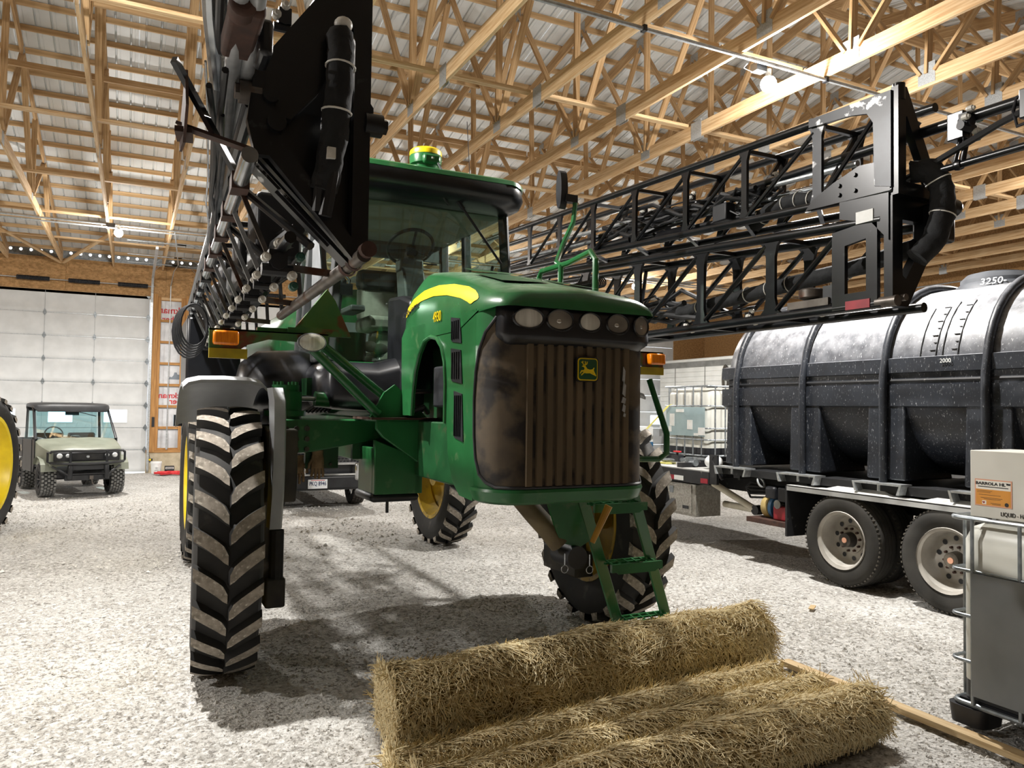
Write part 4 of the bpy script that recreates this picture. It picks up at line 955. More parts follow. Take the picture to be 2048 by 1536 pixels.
# ----- boom on the tank-trailer side
XI, XO = 4.10, 4.48
zA = lambda y: 3.83 + .044 * (y - 3.15); zB = lambda y: 3.26 + .06 * (y - 3.2); zCc = lambda y: 3.09 + .066 * (y - 3.2); zD = lambda y: 2.575
for x in (XI, XO):
    for (fn, r, y0, y1, nm) in ((zA, .030, 3.12, 9.2, 'boom_chord'), (zB, .030, 3.12, 9.2, 'boom_chord'), (zCc, .034, 3.2, 9.6, 'boom_chord'), (zD, .032, 3.2, 9.6, 'boom_chord')):
        b = MB(); b.tube((x, y0, fn(y0)), (x, y1, fn(y1)), r, n=12); part(nm, 'boom_black', b)
    PY = [3.70, 4.39, 5.08, 5.81, 6.52, 7.2, 7.9]
    for i, y in enumerate(PY):
        part('boom_post', 'boom_worn' if i == 0 else 'boom_black', post_plate(y, zB(y) - .03, zA(y) + .02, .055 if i else .075, .15 if i else .2, x, .025, .12))
        yn = PY[i - 1] if i else 3.2
        b = MB(); b.tube((x, y - .02, zB(y) + .03), (x, yn + .03, zA(yn) - .06), .016, n=8); part('boom_diagonal', 'boom_black', b)
    LY = [4.12, 4.88, 5.75, 6.65, 7.5]
    for i, y in enumerate(LY):
        part('boom_post', 'boom_black', post_plate(y, zD(y) - .02, zCc(y) + .02, .085, .25, x, .025, .16))
        yn = LY[i - 1] if i else 3.48
        b = MB(); b.tube((x, y - .05, zD(y) + .05), (x, yn + .05, zCc(yn) - .05), .02, n=8); part('boom_diagonal', 'boom_black', b)
for i, y in enumerate([3.7, 4.39, 5.08, 5.81, 6.52]):
    b = MB(); b.beam((XI, y, zB(y)), (XO, y, zA(y)), .02, .03); b.beam((XI, y, zA(y) - .02), (XO, y, zA(y) - .02), .03, .03); b.beam((XI, y, zB(y)), (XO, y + .3, zB(y)), .03, .03); part('cross_brace', 'boom_black', b)
for y in (4.12, 4.88, 5.75): b = MB(); b.beam((XI, y, zD(y)), (XO, y + .4, zCc(y)), .03, .03); b.beam((XI, y, zCc(y)), (XO, y, zCc(y)), .03, .03); b.beam((XI, y, zD(y)), (XO, y, zD(y)), .03, .03); part('cross_brace', 'boom_black', b)
# worn top rail and upright of the upper end frame
b = MB(); b.prism([(3.12, 3.86), (3.75, 3.885), (3.75, 3.83), (3.42, 3.80), (3.29, 3.77), (3.245, 3.70), (3.235, 3.30), (3.12, 3.27)], 'x', XI - .035, XI - .01); part('end_frame', 'boom_worn', b)
b = MB(); b.prism([(3.13, 3.25), (3.13, 3.44), (3.35, 3.46), (3.55, 3.40), (3.72, 3.33), (3.78, 3.27)], 'x', XI - .03, XI + .0); ep = part('end_gusset', 'boom_black', b)
for (y, z) in ((3.5, 3.37), (3.38, 3.41), (3.38, 3.31), (3.5, 3.31)): b = MB(); b.tube((XI - .045, y, z), (XI - .02, y, z), .014, n=8); part('bolt', 'boom_black', b, ep)
b = MB(); b.frame([(XI - .02, 3.88), (XI + .06, 3.88), (XI + .40, 3.22), (XI - .02, 3.22)], [(XI + .05, 3.70), (XI + .06, 3.70), (XI + .27, 3.30), (XI + .05, 3.30)], 'y', 3.08, 3.13); b.tube((XI + .02, 3.105, 3.80), (XI + .02, 3.105, 3.90), .035, n=12); part('hinge_frame', 'boom_black', b)
# lower end frame with a rectangular window
b = MB(); b.frame([(3.22, 2.56), (3.56, 2.56), (3.56, 3.07), (3.22, 3.10)], [(3.30, 2.66), (3.46, 2.66), (3.46, 2.97), (3.30, 2.99)], 'x', XI - .03, XI); part('end_frame', 'boom_black', b)
b = MB(); b.prism([(3.14, 2.95), (3.14, 3.24), (3.5, 3.26), (3.5, 3.15), (3.26, 3.08)], 'x', XI - .03, XI); part('end_plate', 'boom_black', b)
b = MB(); b.frame([(XI - .02, 2.55), (XI + .12, 2.55), (XI + .46, 3.10), (XI + .36, 3.24), (XI - .02, 3.22)], [(XI + .07, 2.74), (XI + .10, 2.72), (XI + .30, 3.02), (XI + .28, 3.08), (XI + .07, 3.08)], 'y', 3.12, 3.18); part('hinge_frame', 'boom_black', b)
b = MB(); b.b2((XI + .26, 3.0, 2.95), (XI + .40, 3.2, 3.2)); b.tube((XI + .30, 3.02, 3.17), (XI + .43, 3.02, 3.17), .055, n=14); part('hinge_block', 'boom_black', b, bevel=.02)
b = MB(); b.tube((XI, 3.1, 2.58), (XI, 3.24, 2.58), .035, n=12); b.tube((XI + .05, 3.08, 2.60), (XI + .05, 3.2, 2.60), .022, n=8); part('boom_rest_pin', 'steel_dirty', b)
b = MB(); b.b2((XI - .036, 3.27, 2.555), (XI - .030, 3.45, 2.61)); part('reflective_tape', 'red_tape', b)
b = MB(); b.b2((XI - .036, 3.245, 3.09), (XI - .030, 3.37, 3.165)); part('data_plate', 'white_label', b)
# sleeves, pipes and wiring in the trusses
sleeve([(XI + .10, 3.72, 3.36), (XI + .12, 4.0, 3.42), (XI + .14, 4.3, 3.40), (XI + .15, 4.45, 3.33)], .055, ties=(.15, .3, .45, .8))
sleeve([(XI + .22, 3.15, 2.93), (XI + .2, 3.5, 2.87), (XI + .16, 4.1, 2.83), (XI + .14, 4.5, 2.80), (XI + .12, 5.3, 2.74)], .055, ties=(.3, .5, .62, .75, .92))
sleeve([(XI + .14, 3.12, 3.38), (XI + .20, 3.02, 3.38), (XI + .24, 2.98, 3.26), (XI + .24, 2.98, 3.10), (XI + .20, 3.0, 2.95), (XI + .12, 3.06, 2.84)], .068, ties=(.32, .40, .46, .54, .60))
for (x, dz, m_, r) in ((XI + .20, .30, 'galv', .022), (XI + .30, .24, 'steel_dirty', .016), (XI + .16, .18, 'galv_dark', .016), (XI + .25, .10, 'hose', .02), (XI + .12, .08, 'hose', .02)):
    b = MB(); b.tube((x, 3.25 + dz, zB(3.3) + dz), (x, 9.0, zB(9.0) + dz), r, n=10); part('spray_line', m_, b)
rg = random.Random(11)
for k in range(16):
    x = XI + rg.uniform(.03, .3); y = rg.uniform(4.0, 4.6); pts = [(x, y, zB(y) + rg.uniform(.05, .3))]
    for j in range(5): y += rg.uniform(.25, .6); pts.append((XI + rg.uniform(.03, .33), y, zB(y) + rg.uniform(.04, .36)))
    b = MB(); b.pipe(pts, rg.choice((.008, .011, .02, .024)), 7); part('boom_hose', 'hose', b)
for k in range(8):
    x = XI + rg.uniform(.05, .3); y = rg.uniform(4.2, 5.4); pts = [(x, y, zD(y) + rg.uniform(.1, .25))]
    for j in range(5): y += rg.uniform(.4, .7); pts.append((XI + rg.uniform(.05, .33), y, zD(y) + rg.uniform(.08, .42)))
    b = MB(); b.pipe(pts, rg.choice((.012, .02, .026)), 7); part('boom_hose', 'hose', b)
b = MB()
for j in range(17): b.lathe([(.042, -.008), (.055, 0), (.042, .008)], (0, 1, 0), (XI + .08, 5.15 + j * .024, 3.42 + j * .0014), 12)
b.tube((XI + .08, 5.14, 3.42), (XI + .08, 5.56, 3.44), .04, n=10); part('breakaway_spring', 'black', b)
b = MB(); b.tube((XI + .06, 5.95, 3.50), (XI + .06, 6.6, 3.53), .035, n=12); b.tube((XI + .06, 5.6, 3.48), (XI + .06, 5.98, 3.50), .016, n=8); part('fold_cylinder', 'boom_black', b)
b = MB(); b.b2((XI + .02, 4.62, 3.40), (XI + .12, 4.78, 3.54)); part('valve_block', 'black', b, bevel=.01)
for (y, dz) in ((3.85, .33), (4.35, .33), (5.3, .36), (6.0, .36), (3.42, .28)): nozzle(XI + .24, y, zB(y) + dz)
for y in (3.9, 4.55, 5.3): nozzle(XI + .2, y, 2.63)
b = MB(); b.lathe([(.001, -.03), (.07, -.03), (.085, -.02), (.085, .03), (.07, .04), (.001, .04)], (0, 0, 1), (XI + .03, 3.78, 2.70), 20); b.b2((XI - .02, 3.6, 2.61), (XI + .1, 3.95, 2.66)); part('boom_sensor', 'steel_dirty', b)
b = MB(); b.b2((XI + .0, 3.56, 2.62), (XI + .08, 3.66, 2.74)); part('valve_block', 'black', b)
# tip section reaching forward past the end frame
XT = 4.30
b = MB(); b.tube((XT, 9.0, 3.72), (XT, 1.7, 3.60), .034, n=12); part('tip_tube', 'boom_black', b)
b = MB(); b.tube((XT, 4.0, 3.36), (XT, 1.7, 3.36), .022, n=12); part('tip_tube', 'boom_black', b)
b = MB(); b.pipe([(XT - .02, 3.3, 3.33), (XT - .02, 2.95, 3.42), (XT - .02, 2.6, 3.52), (XT - .02, 2.2, 3.60), (XT, 1.8, 3.62)], .02, 8); part('boom_hose', 'hose', b)
for y in (2.83, 2.42):
    b = MB(); b.b2((XT - .05, y - .04, 3.50), (XT + .04, y + .06, 3.66)); b.tube((XT, y, 3.36), (XT + .01, y - .03, 3.54), .018, n=8); b.tube((XT - .012, y + .04, 3.36), (XT, y, 3.54), .014, n=8); b.lathe([(.03, -.02), (.034, 0), (.03, .02)], (0, 1, 0), (XT, y + .02, 3.36), 10); part('tip_clamp', 'boom_black', b, bevel=.008)
    nozzle(XT - .05, y - .06, 3.58, True)
b = MB(); b.pipe([(XT - .03, 2.36, 3.48), (XT - .03, 2.50, 3.47), (XT - .03, 2.52, 3.56), (XT - .03, 2.50, 3.63), (XT - .03, 2.38, 3.64)], .010, 8); part('tip_guard', 'black', b)
# ribbed fill hose and light cluster under the boom
b = MB()
for j in range(20): b.lathe([(.045, -.012), (.055, 0), (.045, .012)], (0, 1, 0), (4.0, 6.2 + j * .03, 3.12), 10)
part('ribbed_hose', 'hose', b)

mat('bar_bright', 'b4b6b8', '8f9295', rough=.35, metal=.3, scale=9)
# ----- boom on the overhead-door side
TO = lambda y: .030 * (y - 2.8)
def LB(x, y, z): return (x + TO(y), y, z)
b = MB(); b.tube(LB(.755, 2.78, 2.46), LB(.755, 4.95, 2.46), .028, n=14); part('boom_chord', 'steel_dirty', b)
b = MB(); b.lathe([(.030, -.02), (.036, 0), (.030, .02)], (0, 1, 0), LB(.755, 2.95, 2.46), 14); part('chord_collar', 'rust', b)
b = MB(); b.lathe([(.034, -.02), (.040, 0), (.034, .02)], (0, 1, 0), LB(.755, 3.06, 2.46), 14); part('chord_collar', 'rust', b)
b = MB(); b.tube(LB(.762, 2.74, 2.475), LB(.762, 2.80, 2.475), .030, n=14); part('chord_cap', 'rust', b)
b = MB(); b.tube(LB(.35, 2.85, 2.79), LB(.35, 9.8, 2.79), .030, n=14); part('boom_chord', 'steel', b)
for k in range(13):
    y = 3.25 + .5 * k; b = MB(); b.beam(LB(.35, y - .06, 2.79), LB(.35, y + .06, 2.79), .068, .068); part('chord_clamp', 'rust' if k < 5 else 'boom_black', b)
b = MB(); b.tube(LB(.49, 2.8, 2.50), LB(.49, 9.8, 2.50), .022, n=10); part('boom_chord', 'boom_black', b)
b = MB(); b.tube(LB(.78, 2.9, 3.05), LB(.78, 9.8, 3.05), .03, n=10); part('boom_chord', 'boom_black', b)
b = MB(); b.tube(LB(.36, 2.95, 3.02), LB(.36, 9.8, 3.02), .03, n=10); part('boom_chord', 'boom_black', b)
for k in range(17):
    y = 3.30 + .36 * k
    b = MB(); b.beam(LB(.36, y, 2.78), LB(.50, y + .02, 2.47), .008, .020); part('boom_brace', 'bar_bright' if k % 3 else 'steel_dirty', b)
    if k % 2 == 0: b = MB(); b.tube(LB(.38, y + .02, 2.78), LB(.60, y - .28, 2.52), .018, n=8); part('boom_diagonal', 'boom_black', b)
    if k % 3 == 0: b = MB(); b.beam(LB(.50, y, 2.48), LB(.755, y + .02, 2.47), .012, .03); part('boom_brace', 'steel_dirty', b)
    if k % 2: b = MB(); b.beam(LB(.36, y, 2.8), LB(.36, y + .3, 3.02), .02, .03); b.beam(LB(.78, y, 2.5), LB(.78, y + .3, 3.05), .02, .03); b.beam(LB(.36, y, 3.03), LB(.78, y, 3.05), .03, .03); part('boom_brace', 'boom_black', b)
for k in range(12): nozzle(.475 + TO(3.02 + .42 * k), 3.02 + .42 * k, 2.445, k == 0)
# dark panels closing the near bay
b = MB(); b.prism([(.42, 2.86), (.74, 2.55), (.74, 3.60), (.70, 3.45), (.62, 3.16), (.44, 3.06)], 'y', 3.16, 3.18); part('bay_panel', 'boom_black', b)
b = MB(); b.prism([(.40, 2.83), (.745, 2.49), (.80, 2.46), (.80, 3.20), (.72, 3.20), (.68, 3.02), (.40, 3.02)], 'y', 2.97, 3.01); part('end_plate', 'boom_black', b)
b = MB(); b.prism([(.36, 3.12), (.36, 2.98), (.50, 2.96), (.60, 3.08), (.725, 3.36), (.735, 3.30), (.735, 2.46), (.80, 2.46), (.80, 4.05), (.725, 4.05), (.71, 3.62)], 'y', 2.90, 2.95); part('hinge_frame', 'boom_black', b)
b = MB(); b.prism([(.36, 3.10), (.34, 2.92), (.37, 2.80), (.42, 2.80), (.745, 2.44), (.77, 2.48), (.44, 2.90), (.42, 3.08)], 'y', 2.86, 2.90); part('hinge_arm', 'boom_black', b)
b = MB(); b.beam((.375, 2.98, 2.79), (.735, 2.98, 2.455), .10, .012, up=(1, 0, 1)); part('end_flange', 'boom_worn', b)
b = MB(); b.beam((.46, 2.975, 2.70), (.66, 2.975, 2.515), .05, .016, up=(1, 0, 1)); part('flange_slot', 'black', b)
b = MB(); b.tube((.315, 2.90, 3.03), (.39, 2.90, 3.03), .042, n=14); b.tube((.30, 2.90, 3.03), (.32, 2.90, 3.03), .03, n=6); part('hinge_pin', 'steel_dirty', b)
b = MB(); b.tube((.78, 2.92, 3.00), (.85, 2.92, 3.00), .045, n=16); b.tube((.85, 2.92, 3.00), (.87, 2.92, 3.00), .03, n=6); part('hinge_pin', 'boom_black', b)
b = MB(); b.tube((.42, 2.84, 3.02), (.42, 2.95, 3.02), .03, n=12); b.tube((.44, 2.83, 2.92), (.44, 2.95, 2.92), .034, n=14); part('hinge_boss', 'boom_black', b)
sleeve([(.665, 2.86, 3.30), (.665, 2.83, 3.2), (.655, 2.82, 3.05), (.645, 2.83, 2.9), (.63, 2.84, 2.78), (.615, 2.86, 2.70)], .05, ties=(.25, .48))
b = MB(); b.ball((.675, 2.85, 3.335), (.035, .035, .03), 12, 8); part('hose_cap', 'nozzle_white', b)
b = MB(); b.pipe([(.645, 2.83, 2.88), (.64, 2.82, 2.75), (.62, 2.84, 2.60)], .024, 8); b.pipe([(.61, 2.83, 2.86), (.60, 2.83, 2.74), (.60, 2.86, 2.62)], .024, 8); part('feed_hose', 'hose', b)
b = MB(); b.b2((.61, 2.775, 2.80), (.64, 2.80, 2.84)); part('hose_clip', 'nozzle_white', b)
# outer (upper) section of the same boom
b = MB(); b.tube((.25, 2.3, 3.12), (.42, 4.95, 2.98), .028, n=14); part('tip_tube', 'bar_bright', b)
b = MB(); b.tube((.30, 2.3, 3.12), (.47, 4.95, 3.0), .026, n=14); part('tip_tube', 'bar_bright', b)
b = MB(); b.tube((.19, 2.2, 3.20), (.39, 4.9, 3.02), .016, n=10); part('tip_tube', 'hose', b)
b = MB(); b.b2((.235, 2.40, 3.075), (.335, 2.75, 3.16)); b.tube((.265, 2.38, 3.10), (.265, 2.47, 3.10), .04, n=14); part('tip_casting', 'rust', b, bevel=.015)
b = MB(); b.b2((.335, 2.55, 3.03), (.38, 2.7, 3.15)); part('tip_block', 'boom_black', b, bevel=.015)
b = MB(); b.prism([(3.02, 3.12), (3.3, 3.0), (3.3, 2.90), (3.05, 2.86), (2.9, 2.95)], 'x', .14, .15); b.beam((.14, 3.2, 2.97), (.42, 3.05, 2.86), .09, .012); b.beam((.14, 3.02, 2.90), (.16, 3.3, 2.95), .06, .02); part('transport_hook', 'rust', b)
b = MB(); b.beam((.10, 2.95, 3.12), (.36, 3.35, 2.86), .02, .03); part('hook_lever', 'boom_black', b)
rg = random.Random(23)
for k in range(8):
    y = rg.uniform(2.7, 4.0); pts = []
    y = rg.uniform(2.5, 3.1); x0 = rg.uniform(.17, .30); z0 = rg.uniform(2.98, 3.28); x1 = rg.uniform(.37, .47); z1 = rg.uniform(2.86, 3.0); y1 = rg.uniform(4.7, 5.6)
    for j in range(7): f = j / 6; pts.append((x0 + (x1 - x0) * f + rg.uniform(-.012, .012), y + (y1 - y) * f, z0 + (z1 - z0) * f + rg.uniform(-.02, .02)))
    b = MB(); b.pipe(pts, rg.choice((.005, .006, .008, .012)), 7); part('boom_hose', rg.choice(('hose', 'hose', 'steel', 'hose')), b)
for k in range(20):
    y = rg.uniform(3.3, 5.0); pts = []; x0 = rg.uniform(.5, .74); z0 = rg.uniform(2.58, 2.95)
    for j in range(6): pts.append(LB(x0 + rg.uniform(-.03, .03), y, z0 + rg.uniform(-.04, .04))); y += rg.uniform(.4, .9)
    b = MB(); b.pipe(pts, rg.choice((.010, .02, .03)), 7); part('boom_hose', 'hose', b)
for (y, x) in ((3.9, .62), (4.8, .64), (5.9, .66), (7.0, .7)):
    b = MB(); b.b2((x - .1, y, 2.62), (x + .12, y + .35, 2.95)); part('valve_block', 'black', b, bevel=.02)
b = MB(); b.b2((.45, 8.0, 1.9), (.95, 8.9, 2.75)); part('boom_cradle', 'boom_black', b, bevel=.03)
b = MB(); b.prism([(.98, 2.40), (1.42, 2.40), (1.30, 2.66), (1.24, 2.74), (1.15, 2.62)], 'y', 5.55, 5.6); part('cradle_gusset', 'green_rust', b)
for k in range(6):
    b = MB(); c = LB(.30, 6.3 + .05 * k, 2.5); r = .16 + .012 * k; b.pipe([(c[0] + r * .6 * math.cos(a), c[1] + .08 * k, c[2] + r * math.sin(a)) for a in [j * PI / 10 for j in range(20)]], .008, 6, True); part('coiled_hose', 'hose', b)
b = MB(); b.b2((.53, 5.30, 2.615), (.725, 5.34, 2.80)); o = part('side_mirror', 'fender_grey', b, bevel=.03)
b = MB(); b.b2((.62, 5.29, 2.66), (.70, 5.30, 2.755)); part('mirror_badge', 'rust', b)
nozzle(.515, 3.2, 3.47)
b = MB(); b.pipe([(.53, 2.7, 3.62), (.47, 2.7, 3.62), (.455, 2.7, 3.50), (.46, 2.7, 3.44), (.53, 2.7, 3.44), (.545, 2.7, 3.5)], .008, 8); part('tip_guard', 'black', b)
b = MB(); b.tube((.56, 3.1, 3.36), (.70, 2.75, 3.58), .035, n=12); part('fold_cylinder', 'steel_dirty', b)
b = MB(); b.pipe([(.19, 2.3, 3.5), (.17, 2.5, 3.35), (.2, 2.7, 3.2), (.26, 3.1, 3.12)], .03, 10); part('boom_hose', 'steel', b)

# ================================================================== TANK TRAILER
dusty('poly_tank', '1a1d24', '23272f', 'c6c8cd', .38, 'd9dadc', (0.05, .85), .9, (22, 22, 7))
dusty('poly_leg', '1a1d23', '23272e', '9a9ca2', .45, 'a8aaae', (0.45, 1.0), .7, (24, 24, 8))
mat('trailer_black', '121315', '1c1d20', rough=0.6, scale=6, c3='5a5854', s3=12, t3=(.66, .72))
dusty('fender_plate', 'a9aaa8', '8f908e', 'e8e8e4', .5, None, (0.3, 1.0), .8)
dusty('truck_tire', '2a2926', '393733', '6b675f', .9, None, (0.5, 1.0), .4)
mat('tread_crumb', '5a564e', '3e3b36', rough=.95, scale=26, bump=.6)
dusty('truck_rim', 'a8a39a', '8b867d', 'd2cfc8', .6, None, (-.2, 1.0), .8)
mat('diamond', 'a9a79f', '8b8880', rough=.3, metal=.7, scale=30, bump=.6, bscale=70)
mat('pvc', 'c9c3b2', 'b3ac9a', rough=.55, scale=6)
mat('engine_red', '9c2630', '7e1f28', rough=.35, scale=6)
mat('pump_tan', 'c3ae72', 'a8935c', rough=.6, scale=6)
mat('pump_blue', '33668f', '2a5576', rough=.45, scale=6)
mat('ibc_plastic', 'd6d6ce', 'c8c8bf', rough=.35, scale=2)
mat('ibc_cage', '7f868b', '9aa0a4', rough=.35, metal=.5, scale=20)
mat('ibc_sheet', '868a8d', '787c7f', rough=.38, metal=.25, scale=3)
mat('ibc_sheet_light', 'a9bdc0', '97acb0', rough=.3, metal=.3, scale=3)
mat('cardboard_white', 'd5d3ca', 'cac8be', rough=.8, scale=3)
mat('label_orange', 'd9953f', 'cf8a35', rough=.6, scale=4)
mat('label_white', 'e6e2d8', rough=.6)
mat('label_peach', 'd8a184', rough=.6)
mat('ink', '2b2b2b', rough=.6)
mat('lumber', 'cbb48c', 'b3966a', rough=.75, scale=3, detail=4, stretch=(0.8, 14, 14), c3='8a5c2c', s3=3, t3=(.70, .75))
mat('strap_yellow', 'd8d27a', 'c9c263', rough=.7, scale=9)
mat('trailer_white', 'd9dbd8', 'cfd1ce', rough=.5, scale=3)
mat('trailer_rail', '7e7f7d', '6a6b69', rough=.5, scale=5)
mat('lid_grey', '55585d', '484b50', rough=.55, scale=5)

XTL, XTC, ZTC, RT = 7.20, 8.28, 2.22, 1.06
tr = thing('tank_trailer', (8.28, 5.9, 0), 'flatbed trailer with dual wheels, white fenders and a cluttered deck', 'trailer')
tk = thing('poly_tank', (XTC, 6.0, 1.15), 'large black poly leg tank with strap hoops, white splashed', 'tank')
def tpart(n, m, b, parent=None, **k): return b.build(n, m, parent or tk, **k)
Y0T, Y1T = 3.75, 8.25
def ring(y, k):
    out = []
    for i in range(40):
        a = 2 * PI * i / 40; c, s = math.cos(a), math.sin(a)
        r = RT * k; x = XTC + math.copysign(abs(c) ** .86, c) * r * 1.0; z = ZTC + math.copysign(abs(s) ** .92, s) * r * (1.0 if s > 0 else .92)
        out.append((x, y, z))
    return out
b = MB(); b.loft([ring(Y0T, .55), ring(Y0T + .05, .8), ring(Y0T + .18, .95), ring(Y0T + .4, 1.0), ring(Y1T - .4, 1.0), ring(Y1T - .18, .96), ring(Y1T - .05, .82), ring(Y1T, .55)]); tb = tpart('tank_shell', 'poly_tank', b, smooth=50)
SY = [7.82, 6.70, 5.60, 4.50]
for s in (-1, 1):
    XS = lambda d: XTC + s * (RT + .02 - d)
    b = MB(); b.prism([(XS(.10), 2.50), (XS(.0), 2.48), (XS(.0), 2.33), (XS(.10), 2.31)], 'y', Y0T + .12, Y1T - .12); tpart('tank_band', 'poly_leg', b, tb)
    b = MB(); b.prism([(XS(.12), 2.20), (XS(.0), 2.20), (XS(.0), 1.98), (XS(.12), 1.94)], 'y', Y0T + .12, Y1T - .12); tpart('tank_band', 'poly_leg', b, tb)
    b = MB(); b.prism([(XS(.2), 2.33), (XS(.05), 2.33), (XS(.05), 2.20), (XS(.2), 2.20)], 'y', Y0T + .2, Y1T - .2); tpart('tank_groove', 'black', b, tb)
    b = MB(); b.tube((XS(.03), Y0T + .25, 2.245), (XS(.03), Y1T - .25, 2.245), .022, n=8); tpart('groove_bar', 'trailer_black', b, tb)
    for y in SY:
        b = MB(); b.loft([[(XS(.01), y - .22, 2.0), (XS(.01), y + .22, 2.0), (XS(.55), y + .20, 2.0), (XS(.55), y - .20, 2.0)], [(XS(.0), y - .235, 1.20), (XS(.0), y + .235, 1.20), (XS(.8), y + .22, 1.20), (XS(.8), y - .22, 1.20)]]); tpart('tank_leg', 'poly_leg', b, tb, bevel=.02)
for y in SY:
    pts = [(XTC - RT - .05, y, 1.17), (XTC - RT - .055, y, 2.1), (XTC - RT - .05, y, 2.3)]
    for i in range(1, 20):
        a = PI - PI * i / 20; pts.append((XTC + math.copysign(abs(math.cos(a)) ** .86, math.cos(a)) * (RT + .03), y, ZTC + .04 + abs(math.sin(a)) ** .92 * (RT + .0)))
    pts += [(XTC + RT + .05, y, 2.3), (XTC + RT + .055, y, 2.1), (XTC + RT + .05, y, 1.17)]
    b = MB(); b.pipe(pts, .042, 8); tpart('strap_hoop', 'poly_leg', b, smooth=60)
b = MB(); b.lathe([(.44, 3.16), (.40, 3.27), (.36, 3.30)], (0, 0, 1), (XTC, 5.05, 0), 28); b.lathe([(.36, 3.30), (.36, 3.34), (.30, 3.40), (.22, 3.405), (.22, 3.42), (.001, 3.43)], (0, 0, 1), (XTC, 5.05, 0), 28); tpart('manhole', 'lid_grey', b)
text('3250-', 'lettering', .11, 'white_label', tk, (XTC - .37, 4.88, 3.28), (math.radians(65), 0, math.radians(-80)), .001)
for (y0, y1, z1) in ((5.22, 5.05, 3.0), (4.98, 4.82, 3.05)):
    def skin(y, z):
        s_ = max(0, min(1, (z - ZTC) / RT)) ** (1 / .92); return (XTC - max(.0, 1 - s_ * s_) ** .43 * RT - .006, y, z)
    b = MB()
    for y in (y0, y1): b.pipe([skin(y, z) for z in [2.34 + (z1 - 2.34) * k / 8 for k in range(9)]], .005, 5)
    for k in range(9): z = 2.4 + k * .075; b.pipe([skin(y1 + .01, z), skin(y1 + (.07 if k % 2 == 0 else .04), z)], .005, 4)
    o = tpart('gauge_scale', 'trailer_black', b, tb)
text('2000', 'lettering', .06, 'white_label', tk, (XTC - RT - .035, 4.91, 2.43), (RX, 0, math.radians(-90)), .001)
b = MB(); b.b2((XTC - RT * .86, 4.0, 2.86), (XTC - RT * .74, 4.12, 2.98)); tpart('lift_lug', 'poly_leg', b, tb)
# trailer frame
def fpart(n, m, b, parent=None, **k): return b.build(n, m, parent or tr, **k)
b = MB()
for x in (7.75, 8.7): b.b2((x, 2.6, .78), (x + .12, 11.6, 1.06))
for y in (3.0, 4.5, 5.6, 6.7, 7.82, 9.0, 10.4, 11.5): b.b2((7.18, y - .06, 1.02), (9.38, y + .06, 1.14))
b.b2((7.16, 3.0, 1.06), (9.4, 8.2, 1.148)); fpart('frame', 'trailer_black', b, smooth=None)
for y in SY:
    b = MB(); b.prism([(y - .30, 1.15), (y + .30, 1.15), (y + .30, 1.17), (y - .30, 1.17)], 'x', 7.06, 7.22); b.prism([(y - .30, 1.17), (y - .28, 1.17), (y - .24, 1.06), (y - .27, 1.06)], 'x', 7.05, 7.2); b.prism([(y + .30, 1.17), (y + .28, 1.17), (y + .24, 1.06), (y + .27, 1.06)], 'x', 7.05, 7.2); b.tube((7.1, y, 1.08), (7.1, y, 1.16), .016, n=8); fpart('hold_down', 'galv', b)
b = MB(); b.prism([(3.2, 1.02), (6.80, 1.02), (6.80, 1.035), (3.2, 1.035)], 'x', 7.02, 7.62); b.prism([(3.2, .97), (6.80, .97), (6.80, 1.03), (3.2, 1.03)], 'x', 7.02, 7.03)
for (a, c) in ((6.3, 5.45), (5.1, 3.3)): b.loft([[(7.06, a, 1.035), (7.06, c, 1.035), (7.5, c, 1.035), (7.5, a, 1.035)], [(7.16, a - .12, 1.075), (7.16, c + .12, 1.075), (7.5, c + .12, 1.075), (7.5, a - .12, 1.075)]])
fpart('wheel_fender', 'fender_plate', b, smooth=None)
b = MB(); b.b2((7.03, 6.80, .42), (7.6, 6.83, 1.02)); fpart('mud_flap', 'trailer_black', b)
